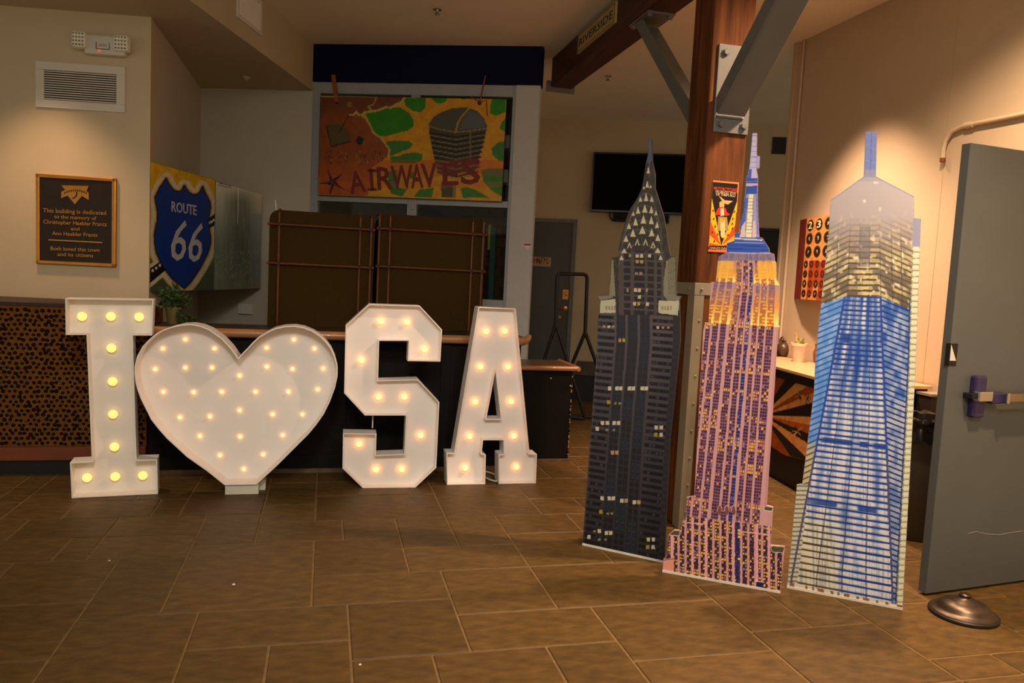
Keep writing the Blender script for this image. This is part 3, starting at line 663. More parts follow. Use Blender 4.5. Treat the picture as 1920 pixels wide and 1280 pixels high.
# painted boards across the alcove corner
RF = Frame((-1.222, 5.905), (-.628, 7.745))
ul = RF.px(280, 420)[0]; um = RF.px(402, 440)[0]; ur = RF.px(489, 450)[0]
r66 = thing('route_sign_board', 'yellow and green board with a blue ROUTE 66 shield', 'sign', RF.P((ul + um) / 2, 1.18, 0))
MB().fbox(RF, -.01, um - .004, 1.18, 2.10, -.035, 0).build('board', mat('board_edge', (60, 58, 44), .7), r66)
S2 = lambda x, y: (x / 3.556, 280 + y / 3.556)
shield = [S2(*p) for p in ((1108, 195), (1128, 235), (1150, 265), (1172, 280), (1190, 285), (1207, 278), (1220, 262), (1230, 242), (1243, 265), (1262, 288), (1282, 302), (1302, 305), (1322, 297), (1338, 280), (1350, 250), (1372, 300), (1398, 350), (1402, 390), (1394, 430), (1385, 480), (1392, 530), (1402, 580), (1402, 620), (1395, 650), (1380, 700), (1360, 740), (1332, 790), (1300, 840), (1268, 885), (1230, 925), (1190, 895), (1150, 860), (1118, 820), (1090, 780), (1065, 735), (1045, 690), (1034, 630), (1032, 570), (1040, 520), (1050, 480), (1053, 440), (1050, 400), (1042, 360), (1035, 320), (1065, 260))]
def paint66(k):
    X, Y = k.X, k.Y; k.fill((206, 158, 18)); t = np.clip((Y - 440) / 60, 0, 1); k.mask(Y > 380, (70, 84, 62), t); k.noise(.05, .08, 2)
    c = np.mean(shield, 0)
    road = [(268, 512), (309, 484), (318, 500), (268, 542)]; road2 = [(388, 412), (404, 399), (406, 420), (390, 430)]
    for e_, col in ((17, (200, 170, 40)), (14, (196, 188, 168))):
        k.line(shield + shield[:1], e_ * 1.6, col)
        for r in (road, road2): k.line(r + r[:1], e_ * .8, col)
    k.line(shield + shield[:1], 9, (190, 150, 30)); k.poly(road, (20, 20, 18)); k.poly(road2, (20, 20, 18))
    for p in ((1018, 808), (1042, 790), (1066, 772), (1393, 490), (1410, 482), (1426, 472)): k.ell(*S2(*p), 2.4, 2.8, (200, 196, 180))
    k.line(shield + shield[:1], 4, (12, 14, 20)); k.poly(shield, (16, 50, 128)); k.noise(.02, .06, 4)
printed('painted_face', RF, [(-.005, 1.182), (um - .005, 1.182), (um - .005, 2.098), (-.005, 2.098)], .0055, paint66, r66, n=.0015, gain=1.1)
M_wl = mat('white_sign_lettering', (200, 196, 186), .6)
text('lettering', 'ROUTE', RF, S2(1142, 413), S2(1308, 438), S2(1142, 345), M_wl, r66, n=.002, bold=.008)
text('numerals', '66', RF, S2(1138, 735), S2(1345, 750), S2(1138, 458), M_wl, r66, n=.002, shear=.22, bold=.004)
mist = thing('misty_painting', 'misty grey-green landscape painting beside the shield board', 'painting', RF.P((um + ur) / 2, 1.18, 0))
MB().fbox(RF, um, ur, 1.18, 2.09, -.035, .002).build('canvas', mat('canvas_side', (92, 98, 82), .8), mist)
def paintm(k):
    X, Y, U, V = k.X, k.Y, k.U, k.V; q = vnoise(U / .12, V / .25, 3); q2 = vnoise(U / .03, V / .12, 5); q3 = vnoise(U / .02, V / .02, 8)
    top = np.clip((Y - 340) / 120, 0, 1)[..., None]
    k.C[:] = np.array((158, 156, 142)) * (1 - top) + np.array((84, 98, 84)) * top
    d = np.clip((X - 415) / 30, 0, 1) * np.clip((485 - X) / 25, 0, 1) * np.clip((Y - 350) / 30, 0, 1) * (.25 + .75 * q)
    k.mask(np.ones(X.shape, bool), (44, 52, 46), .75 * d); k.mask(q2 > .66, (150, 152, 136), .12); k.mask((q3 > .72) & (Y > 470), (128, 112, 70), .5)
    k.mask((X > 470) & (Y > 400), (70, 90, 110), .4); k.mask((Y > 525), (96, 92, 60), .4)
    k.line([(404, 340), (433, 349)], 1.5, (40, 40, 34)); k.line([(404, 346), (433, 352)], 1.2, (40, 40, 34)); k.line([(447, 345), (446, 420)], 1.5, (190, 190, 176), .6)
printed('painted_face', RF, [(um + .002, 1.182), (ur - .002, 1.182), (ur - .002, 2.088), (um + .002, 2.088)], .006, paintm, mist, n=.004, gain=1.5)

sw = BW.px(450, 568); sw2 = BW.px(475, 589)
so = thing('switch_box', 'white surface switch box on the alcove wall', 'switch', BW.P(sw[0], sw2[1], 0))
MB().fbox(BW, sw[0], sw2[0], sw2[1], sw[1], 0, .04).build('box', M_white, so, bevel=.004); cu_ = (sw[0] + sw2[0]) / 2; cv_ = (sw[1] + sw2[1]) / 2
for du in (-.02, .02):
    for dv in (-.022, .022): MB().fbox(BW, cu_ + du - .012, cu_ + du + .012, cv_ + dv - .014, cv_ + dv + .014, .04, .044).build('rocker', M_white, so, bevel=.001)

# potted plant on the bar by the alcove
pc = np.array([-1.0, 5.55, .985])
pt = thing('potted_plant', 'small leafy green plant in a tan pot on the bar behind the letter I', 'plant', pc)
MB().lathe(pc, [(.035, 0), (.05, .10), (.054, .10), (.054, .115), (.046, .115), (.044, .1)], 20).build('pot', mat('tan_pot', (112, 98, 52), .6), pt, smooth=True)
M_leaf = mat('green_leaf', (46, 74, 24), .5, var=.35, scale=30)
rr = random.Random(11); stems = MB(); lsrc = None
for i in range(130):
    th = rr.uniform(0, 6.28); ph = rr.uniform(-.2, 1.35); r = rr.uniform(.05, .125); trail = i > 104
    c = pc + np.array([math.cos(th) * math.cos(ph) * r, math.sin(th) * math.cos(ph) * r * .7, .13 + math.sin(ph) * r * 1.1])
    if trail: c = pc + np.array([rr.uniform(.03, .15), rr.uniform(-.09, -.02), rr.uniform(.01, .06)])
    stems.tube([pc + [0, 0, .10], (pc + [0, 0, .14] + c) / 2, c], .0022, 5)
    a = np.array([rr.uniform(-1, 1), rr.uniform(-1, 1), rr.uniform(-.3, .8)]); a /= np.linalg.norm(a); b = np.cross(a, [rr.uniform(-1, 1), rr.uniform(-1, 1), rr.uniform(-1, 1)]); b /= np.linalg.norm(b); n_ = np.cross(a, b); L_ = rr.uniform(.026, .044)
    MB().add([c - a * L_ * .2, c + b * L_ * .45 + n_ * .004, c + a * L_, c - b * L_ * .45 + n_ * .004, c + a * L_ * .35 - n_ * .003], [(0, 1, 4), (1, 2, 4), (2, 3, 4), (3, 0, 4)]).build('leaf', M_leaf, pt, fix=False)
stems.build('stems', mat('stem_green', (60, 70, 30), .6), pt)

# ================================================================ HANGING PAINTED SIGN
AW = Frame(BW.P(0, 0, .06)[:2], BW.P(1, 0, .06)[:2])
cor = [(601, 181), (949, 184), (942, 376), (597, 367)]
cuv = [AW.px(*p) for p in cor]; u0, u1 = (cuv[0][0] + cuv[3][0]) / 2, (cuv[1][0] + cuv[2][0]) / 2; v1, v0 = (cuv[0][1] + cuv[1][1]) / 2, (cuv[2][1] + cuv[3][1]) / 2
aw = thing('hanging_painted_sign', 'hanging painted board reading AIRWAVES with a green and orange microphone burst', 'sign', AW.P((u0 + u1) / 2, v0, 0))
MB().fbox(AW, u0, u1, v0, v1, -.03, 0).build('board', mat('sign_board_edge', (40, 30, 16), .7), aw)
A6 = lambda x, y: (590 + x / 5.189, 170 + y / 5.189)
def painta(k):
    X, Y = k.X, k.Y; k.fill((222, 158, 14)); G = (46, 140, 14); G2 = (60, 128, 40)
    pz = lambda pts: [A6(*p) for p in pts]
    for pts in ([(490, 215), (600, 200), (720, 165), (830, 160), (920, 215), (965, 290), (960, 350), (900, 390), (780, 420), (680, 445), (620, 440), (560, 380), (530, 300)],
                [(870, 90), (890, 70), (1080, 65), (1075, 170), (1030, 210), (960, 200), (880, 140)],
                [(1130, 62), (1300, 62), (1270, 110), (1220, 130), (1170, 110)], [(1410, 62), (1500, 62), (1450, 88)],
                [(1730, 66), (1865, 70), (1855, 210), (1760, 245), (1705, 220), (1710, 140)], [(1850, 270), (1862, 270), (1850, 400), (1800, 370), (1810, 320)]): k.poly(pz(pts), G)
    for pts in ([(700, 490), (920, 485), (955, 520), (930, 560), (850, 590), (780, 620), (740, 640), (720, 590), (690, 540)],
                [(740, 640), (820, 640), (860, 615), (980, 598), (1055, 620), (1040, 680), (960, 710), (740, 700)], [(1720, 560), (1780, 505), (1850, 490), (1850, 690), (1790, 680), (1730, 630)],
                [(1620, 770), (1700, 755), (1845, 755), (1835, 1040), (1720, 970), (1640, 880)], [(1420, 950), (1480, 935), (1560, 960), (1700, 1040), (1440, 1040)],
                [(1020, 960), (1160, 945), (1140, 1040), (960, 1035)], [(700, 790), (800, 770), (820, 940), (900, 960), (850, 1030), (740, 1000)], [(920, 780), (990, 800), (960, 860), (920, 850)]): k.poly(pz(pts), G2)
    tx = [(40, 60), (860, 60), (850, 110), (790, 150), (740, 155), (690, 160), (620, 195), (560, 200), (500, 215), (455, 240), (490, 265), (520, 310), (545, 350), (560, 400), (620, 445), (660, 480), (690, 530), (725, 575), (710, 640), (640, 690), (600, 720), (560, 740), (520, 1020), (40, 1010)]
    k.poly(pz(tx), (150, 78, 34)); k.mask(inside(pz(tx), X, Y) & (Y > 290), (196, 92, 28), np.clip((Y - 290) / 60, 0, .8)); k.mask(inside(pz(tx), X, Y) & (Y < 225), (104, 58, 44), np.clip((225 - Y) / 50, 0, .7))
    k.noise(.05, .05, 7); k.noise(.015, .04, 9)
    k.line(pz([(340, 235), (380, 235), (405, 205), (425, 235), (455, 238), (490, 210), (560, 200), (620, 190), (690, 160), (740, 165), (800, 130), (840, 115), (870, 75)]), 4.2, (204, 180, 96))
    k.line(pz([(600, 65), (575, 130), (520, 155), (560, 190)]), 2.6, (180, 160, 90)); k.line(pz([(455, 240), (500, 270), (545, 345), (570, 410), (640, 455), (690, 520), (730, 575), (715, 640)]), 3, (204, 180, 96))
    k.ell(*A6(340, 135), 5, 6, (160, 136, 70), .7)
    # dish antenna
    k.poly(pz([(115, 345), (150, 325), (260, 325), (330, 400), (352, 465), (330, 495), (180, 540)]), (96, 84, 52)); k.line(pz([(115, 345), (165, 545), (350, 492)]), 2, (30, 20, 12)); k.line(pz([(240, 400), (335, 240)]), 1.6, (50, 34, 20))
    k.poly(pz([(400, 480), (430, 435), (480, 465), (460, 520), (420, 525)]), (30, 40, 46))
    # microphone
    mic = [(1110, 330), (1150, 260), (1240, 205), (1340, 170), (1480, 160), (1580, 195), (1650, 270), (1678, 350), (1650, 480), (1600, 640), (1560, 800), (1200, 800), (1150, 600), (1115, 420)]
    k.poly(pz(mic), (76, 70, 48)); top = pz([(1112, 345), (1150, 260), (1240, 205), (1340, 170), (1480, 160), (1580, 195), (1650, 270), (1675, 365), (1520, 395), (1370, 405), (1230, 375)]); k.poly(top, (84, 84, 74))
    k.poly(pz([(1500, 190), (1600, 230), (1660, 310), (1650, 350), (1540, 370), (1420, 370), (1440, 290)]), (96, 104, 102))
    k.line(pz([(1500, 175), (1430, 250), (1390, 320), (1375, 400)]), 3, (190, 150, 44)); k.line(pz([(1112, 345), (1230, 380), (1370, 405), (1520, 390), (1672, 368)]), 2, (150, 140, 90))
    for i in range(9):
        y = 425 + i * 48; w_ = i * 9
        k.line(pz([(1125 + w_, y - 15), (1375, y + 28), (1660 - w_, y - 20)]), 3.4, (30, 28, 20)); k.line(pz([(1125 + w_, y + 8), (1375, y + 50), (1655 - w_, y + 4)]), 1.2, (140, 132, 96))
    k.line(pz([(1515, 400), (1515, 680)]), 3, (120, 104, 80)); k.rect(*A6(1300, 960), 26, 30, (84, 74, 46)); k.rect(*A6(1360, 970), 6, 28, (140, 120, 60))
    k.mask((Y > 300) & (X > 700), (196, 80, 50), np.clip(1 - abs(Y - 312) / 22, 0, .45)); k.mask((Y > 340) & (Y < 352), (206, 110, 60), .35)
    star = [(175 + (150 if i % 2 == 0 else 34) * math.sin(math.radians(36 * i - 22)) * .95, 892 - (150 if i % 2 == 0 else 34) * math.cos(math.radians(36 * i - 22))) for i in range(10)]
    for i in range(10): k.poly(pz([(175, 892), star[i], star[(i + 1) % 10]]), (26, 22, 20) if i % 2 else (120, 60, 60))
    rs_ = random.Random(4)
    for gx, gw in ((100, 210), (400, 270)):
        for i in range(26):
            x, y = gx + rs_.random() * gw, 575 + rs_.random() * 120; k.line(pz([(x, y), (x + rs_.uniform(-14, 18), y + rs_.uniform(10, 32))]), 1.2, rs_.choice([(70, 34, 16), (70, 34, 16), (200, 130, 70)]))
    for p in ((215, 105), (1605, 115)): k.ell(*A6(*p), 4.2, 4.8, (20, 12, 8))
printed('painted_face', AW, [(u0 + .002, v0 + .002), (u1 - .002, v0 + .002), (u1 - .002, v1 - .002), (u0 + .002, v1 - .002)], .0075, painta, aw, n=.0015, gain=.92)
M_red = mat('dark_red_lettering', (112, 20, 16), .6, var=.15)
for ch, l, r, y0, y1, h in (('A', 350, 505, 1000, 975, 205), ('I', 543, 577, 970, 968, 205), ('R', 612, 770, 962, 955, 215), ('W', 745, 960, 955, 945, 220), ('A', 940, 1060, 945, 940, 225), ('V', 1040, 1195, 940, 932, 225), ('E', 1245, 1400, 915, 912, 210), ('S', 1420, 1615, 905, 900, 240)):
    text('letter', ch, AW, A6(l, y0), A6(r, y1), A6(l, y0 - h), M_red, aw, n=.002, bold=.02)
for vv_ in (968, 785): q = AW.px(*A6(515, vv_)); q2 = AW.px(*A6(605, vv_)); MB().fbox(AW, q[0], q2[0], q[1] - .004, q[1] + .022, .002, .0035).build('serif', M_red, aw)
for (hx, hy), (bx, by), m_ in (((627, 142), (632, 192), mat('orange_strap', (136, 74, 28), .6)), ((911, 144), (900, 192), mat('cord_brown', (120, 72, 26), .7))):
    p = BW.P(*BW.px(hx, hy), .03); q = AW.P(*AW.px(bx, by), .006)
    hk = MB(); hk.tube([BW.P(*BW.px(hx, hy), .01), p, p + np.array([0, 0, -.02])], .006, 8); hk.build('hook', M_brass, aw)
    if hx < 700: MB().obox((p + q) / 2, (q - p) / 2, AW.u * .02, AW.n * .003).build('strap', m_, aw)
    else: MB().tube([p, (p + q) / 2 + AW.n * .004, q], .007, 8).build('cord', m_, aw, smooth=True); MB().tube([q, q + AW.u * .06 + np.array([0, 0, .02]), q + AW.u * .075 + np.array([0, 0, -.12])], .005, 6).build('cord_end', m_, aw); MB().tube([q, q - AW.u * .09 + np.array([0, 0, .05])], .005, 6).build('cord_end', m_, aw)

# small things on the pier and far wall
u, v = BW.px(989, 460); st = thing('pier_sticker', 'tiny white and red sticker on the grey pier beside the window', 'sticker', BW.P(u, v - .035, .006))
MB().fbox(BW, u - .04, u + .04, v - .012, v + .022, .006, .0075).build('paper', M_white, st); MB().fbox(BW, u - .034, u + .034, v, v + .016, .0075, .0085).build('red_print', mat('sticker_red', (160, 40, 60), .6), st)
MB().prism([BW.P(u - .03, v - .013, .006), BW.P(u + .03, v - .013, .006), BW.P(u, v - .04, .006)], BW.n * .0015).build('arrow', M_white, st)
a, b = TW.px(990, 479), TW.px(1033, 500)
ds = thing('door_notice', 'cream notice with red lettering on the far grey door', 'sign', TW.P((a[0] + b[0]) / 2, b[1], .03))
MB().fbox(TW, a[0], b[0], b[1], a[1] - .01, .03, .038).build('plate', mat('cream_plate', (172, 148, 112), .6, var=.1), ds)
m = MB(); rr = random.Random(2); x = a[0] + .02
while x < b[0] - .03:
    w_ = rr.uniform(.018, .03); m.fbox(TW, x, x + .009, b[1] + .035, b[1] + .115, .038, .040); m.fbox(TW, x, x + w_, b[1] + rr.choice([.035, .07, .105]), b[1] + rr.choice([.05, .085, .12]), .038, .040); x += w_ + .008
m.build('red_print', mat('notice_red', (130, 24, 24), .6), ds)
a, b, c = TW.px(1113, 287), TW.px(1108, 398), TW.px(1300, 292)
tv = thing('wall_television', 'black wall-mounted television on the far wall', 'television', TW.P((a[0] + c[0]) / 2, b[1], .06))
MB().fbox(TW, a[0], c[0] + .02, b[1], a[1], .05, .11).build('bezel', mat('black_gloss_plastic', (14, 14, 15), .3), tv, bevel=.006)
MB().fbox(TW, a[0] + .02, c[0], b[1] + .03, a[1] - .02, .11, .112).build('screen', mat('dark_screen', (6, 6, 7), .5, var=0, spec=.05), tv)
MB().fbox(TW, a[0] + .35, a[0] + .75, b[1] + .1, a[1] - .1, 0, .05).build('wall_mount', M_black, tv)
l, r = TW.px(1150, 395)[0], TW.px(1255, 395)[0]; sb = thing('speaker_bar', 'black box mounted just below the television', 'speaker', TW.P((l + r) / 2, b[1] - .1, .02))
MB().fbox(TW, l, r, b[1] - .11, b[1] - .005, 0, .10).build('cabinet', M_black, sb, bevel=.01); MB().fbox(TW, l + .02, r - .02, b[1] - .095, b[1] - .02, .10, .103).build('grille', mat('speaker_cloth', (24, 23, 22), .9), sb)
tag(MB().tube([TW.P(a[0] + .25, b[1] + .02, .03), TW.P(a[0] + .26, b[1] - .05, .03), TW.P(a[0] + .30, b[1] - .10, .03), TW.P(l + .02, b[1] - .09, .03)], .008, 6).build('television_cable', M_black, None, smooth=True), 'black cable looping below the television', 'cable')
# low bench under it
bn = thing('low_bench', 'low black bench with a grey top along the far wall', 'bench', TW.P(1.6, 0, .5))
MB().fbox(TW, .58, 3.2, 0, .30, .12, 1.28).build('skirt', M_black, bn); MB().fbox(TW, .56, 3.22, .30, .335, .02, 1.3).build('seat_board', mat('grey_bench_top', (70, 68, 60), .6), bn, bevel=.006)
# garment rack
gr = thing('garment_rack', 'black tubular A-leg rack standing behind the low counter', 'rack', (2.5, 7.3, 0))
gy = 7.3; P_ = lambda x, y: on_y(x, y, gy)
A_, B_ = P_(1044, 514), P_(1100, 514); TA, TB = P_(1042, 612), P_(1097, 628); r_ = .019
MB().tube([TA, P_(1044, 530), P_(1044.6, 520), P_(1047, 514.5), P_(1052, 513), P_(1094, 514), P_(1099, 516), P_(1101, 521), P_(1100.6, 532), TB], r_, 10).build('top_hoop', M_black, gr, smooth=True)
feet = []
for T, (xl, xr) in ((TA, (1020, 1063)), (TB, (1075, 1116))):
    for x in (xl, xr):
        kx, kz = P_(x, 688)[[0, 2]]; s_ = (T[2]) / (T[2] - kz); ft = np.array([T[0] + (kx - T[0]) * s_, gy + (.12 if x == xl else -.12), .02]); feet.append(ft)
        MB().tube([T + np.array([0, 0, .03]), ft], [r_, .016], 8).build('leg', M_black, gr, smooth=True)
for i in (0, 2): MB().tube([feet[i], feet[i + 1]], .014, 8).build('foot_bar', M_black, gr, smooth=True)
MB().tube([(feet[0] + feet[1]) / 2, (feet[2] + feet[3]) / 2], .014, 8).build('base_bar', M_black, gr, smooth=True)

# recess beyond the right wall
a, b = TW.px(1449, 257), TW.px(1500, 290)
M_dk = mat('dark_grille', (44, 34, 22), .6)
vent('far_wall_grille', 'dark louvred grille high on the far wall right of the post', TW, a[0], b[0], b[1], a[1], 5, .02, False, M_dk)
ub, vt = TW.px(1425, 432); bd = thing('black_notice_board', 'black notice board with white letters in the recess behind the right wall', 'notice board', TW.P(ub + .5, .1, 0))
MB().fbox(TW, ub - .3, ub + 1.1, .95, vt, 0, .03).build('panel', mat('notice_black', (20, 17, 14), .6), bd); MB().fbox(TW, ub - .32, ub + 1.12, vt, vt + .03, 0, .045).build('top_strip', M_beam, bd)
M_nw = mat('notice_white', (150, 140, 118), .6)
for body, l, r, y in (('IPP', 1456, 1473, 489), ('US', 1460, 1471, 504), ('CE', 1457, 1470, 520)):
    text('lettering', body, TW, (l, y), (r, y + 1), (l, y - 10), M_nw, bd, n=.031)
for y in (528, 535): 
    q = TW.px(1456, y); q2 = TW.px(1474, y); MB().fbox(TW, q[0], q2[0], q[1], q[1] + .012, .03, .032).build('rule_line', M_nw, bd)

# sprinklers and detector
def sprinkler(p, lab):
    t = thing('sprinkler_head', lab, 'sprinkler', p, 'ceiling sprinklers'); p = np.asarray(p)
    MB().lathe(p, [(.035, .0), (.035, -.006), (.012, -.01), (.012, -.03)], 14).build('escutcheon', M_chrome, t, smooth=True)
    MB().lathe(p + [0, 0, -.045], [(.003, .02), (.02, .004), (.02, 0)], 10).build('deflector', M_chrome, t)
    for s in (-1, 1): MB().tube([p + [s * .01, 0, -.028], p + [s * .016, 0, -.036], p + [0, 0, -.046]], .002, 5).build('frame_arm', M_chrome, t)
sprinkler(on_z(820, 17, CEIL), 'ceiling sprinkler over the bar left of the beam'); sprinkler(on_z(1140, 142, CEIL), 'ceiling sprinkler between the beam and the far wall')
p = on_z(462, 144, SOF); sd = thing('smoke_detector', 'small round detector on the underside of the soffit', 'detector', p)
MB().lathe(p, [(.034, 0), (.034, -.012), (.024, -.022), (.008, -.026)], 20).build('housing', mat('soffit_beige', (184, 170, 138)), sd, smooth=True); MB().lathe(p, [(.012, -.024), (.009, -.03)], 10).build('sensor', M_white, sd)

# poster on the post
PF = Frame((PX0, PY0), (PX1, PY0)); R8 = lambda x, y: (1300 + x / 7.11, 320 + y / 7.11)
a, b = PF.px(*R8(252, 128)), PF.px(*R8(600, 1085)); b0 = PF.px(*R8(195, 1078)); pu0 = b0[0] * .5 + a[0] * .5; pu1 = PF.px(*R8(603, 165))[0]; pv0 = b0[1]; pv1 = a[1]
ps = thing('motorcycle_poster', 'tin motorcycling poster with a rider on black and yellow rays on the post', 'poster', PF.P((pu0 + pu1) / 2, pv0, 0))
MB().fbox(PF, pu0, pu1, pv0, pv1, 0, .004).build('sheet', mat('poster_edge', (206, 140, 90), .5), ps)
def paintp(k):
    k.fill((216, 120, 76)); pz = lambda pts: [R8(*p) for p in pts]
    k.poly(pz([(262, 148), (592, 178), (560, 1050), (205, 1050)]), (24, 20, 14))
    vx, vy = 372, 1000
    cols = [(226, 158, 30), (214, 70, 26)]
    for side in (-1, 1):
        edge = [(246, 360), (232, 680), (222, 860), (210, 960), (205, 1000)] if side < 0 else [(586, 400), (560, 720), (548, 860), (545, 960), (540, 1000)]
        for i in range(4): k.poly(pz([edge[i], edge[i + 1], (vx, vy)]), cols[i % 2])
    k.rect(*R8(375, 1030), 50, 5, (20, 16, 12)); k.poly(pz([(190, 1055), (560, 1065), (560, 1090), (190, 1085)]), (206, 96, 64))
    for x, y in ((262, 530), (270, 640), (292, 742), (250, 820), (322, 850), (278, 938), (545, 545), (525, 640), (518, 705), (520, 770), (460, 855)): k.line(pz([(x - 6, y + 16), (x + 2, y - 12), (x + 8, y + 8)]), 1.6, (60, 34, 10))
    k.poly(pz([(340, 330), (420, 395), (525, 405), (460, 450), (400, 430)]), (206, 150, 100))
    k.ell(*R8(380, 455), 4.6, 7, (206, 150, 96)); k.poly(pz([(345, 420), (410, 410), (405, 440), (350, 445)]), (214, 150, 50))
    k.poly(pz([(330, 500), (380, 480), (430, 500), (450, 560), (490, 580), (460, 600), (330, 590), (285, 590), (300, 560)]), (206, 48, 34)); k.poly(pz([(365, 500), (405, 500), (410, 600), (360, 600)]), (200, 176, 140))
    k.poly(pz([(330, 610), (450, 620), (470, 800), (320, 800)]), (150, 124, 70)); k.poly(pz([(360, 640), (420, 640), (425, 880), (385, 900), (365, 870)]), (196, 176, 120)); k.rect(*R8(390, 660), 7, 7, (206, 140, 40))
printed('picture', PF, [(pu0 + .001, pv0 + .001), (pu1 - .001, pv0 + .001), (pu1 - .001, pv1 - .001), (pu0 + .001, pv1 - .001)], .0022, paintp, ps, n=.005, gain=1.15)
M_pr = mat('poster_red', (214, 72, 44), .5); M_pc = mat('poster_cream', (222, 196, 150), .5)
text('headline', 'MOTORCYCLING', PF, R8(265, 262), R8(575, 285), R8(265, 215), M_pr, ps, n=.0055, bold=.01)
text('headline', 'THE GREATEST SPORT', PF, R8(280, 292), R8(562, 318), R8(280, 262), M_pc, ps, n=.0055)
text('headline', 'OF THEM ALL!', PF, R8(292, 330), R8(550, 352), R8(292, 296), M_pc, ps, n=.0055, bold=.01)
text('footline', 'HARLEY-DAVIDSON', PF, R8(210, 1042), R8(560, 1052), R8(210, 1014), M_pc, ps, n=.0055)

# ================================================================ CUT-OUT TOWERS
def cutout(label, p0, p1, outline_px, paint, front_col, res, gain):
    F = Frame(p0, p1); out = [F.px(*p) for p in outline_px]
    if area(out) < 0: out = out[::-1]
    out = [(u, 0. if v < .012 else v) for u, v in out]
    t = thing('tower_cutout', label, 'cutout', F.P(np.mean([p[0] for p in out]), 0, -.006), 'printed tower cut-outs')
    MB().prism([F.P(*p, 0) for p in out], F.n * -.014).build('foam_board', mat('board_' + label.split()[0] + label.split()[1], front_col, .6, var=.03), t)
    printed('printed_face', F, out, res, paint, t, n=.0012, gain=gain)
    u0 = min(p[0] for p in out if p[1] < .01); u1 = max(p[0] for p in out if p[1] < .01)
    MB().fbox(F, u0, u1, .0, .012, 0, .004).build('bottom_strip', mat('white_board_edge', (214, 204, 188), .6), t)
    # folding easel leg behind
    uc = (u0 + u1) / 2; m = MB()
    m.prism([F.P(uc - .06, .9, -.016), F.P(uc + .06, .9, -.016), F.P(uc + .07, 0.0, -.30), F.P(uc - .07, 0.0, -.30)], F.n * -.006)
    m.build('easel_leg', mat('card_brown', (150, 128, 96), .8), t)
    return F
Ca = lambda x, y: (1080 + x / 3.045, 240 + y / 3.045); Cb = lambda x, y: (1080 + x / 2.977, 640 + y / 2.977)
outC = [(1216, 261), (1222, 260), (1223, 302), (1228, 326), (1228, 353), (1233, 368), (1239, 388), (1244, 404), (1249, 430), (1254, 467), (1257, 480), (1267, 481), (1268, 554), (1278, 555), (1274, 563), (1275, 600), (1275, 640), (1256, 828), (1245, 1056), (1092, 1023), (1120, 640), (1120, 610), (1122.7, 586), (1126, 563), (1119, 555), (1142, 553), (1147, 483), (1159, 481), (1160, 466), (1166, 437), (1175, 407), (1182, 391), (1195, 371), (1203, 353), (1206, 338), (1211, 306), (1215, 289)]
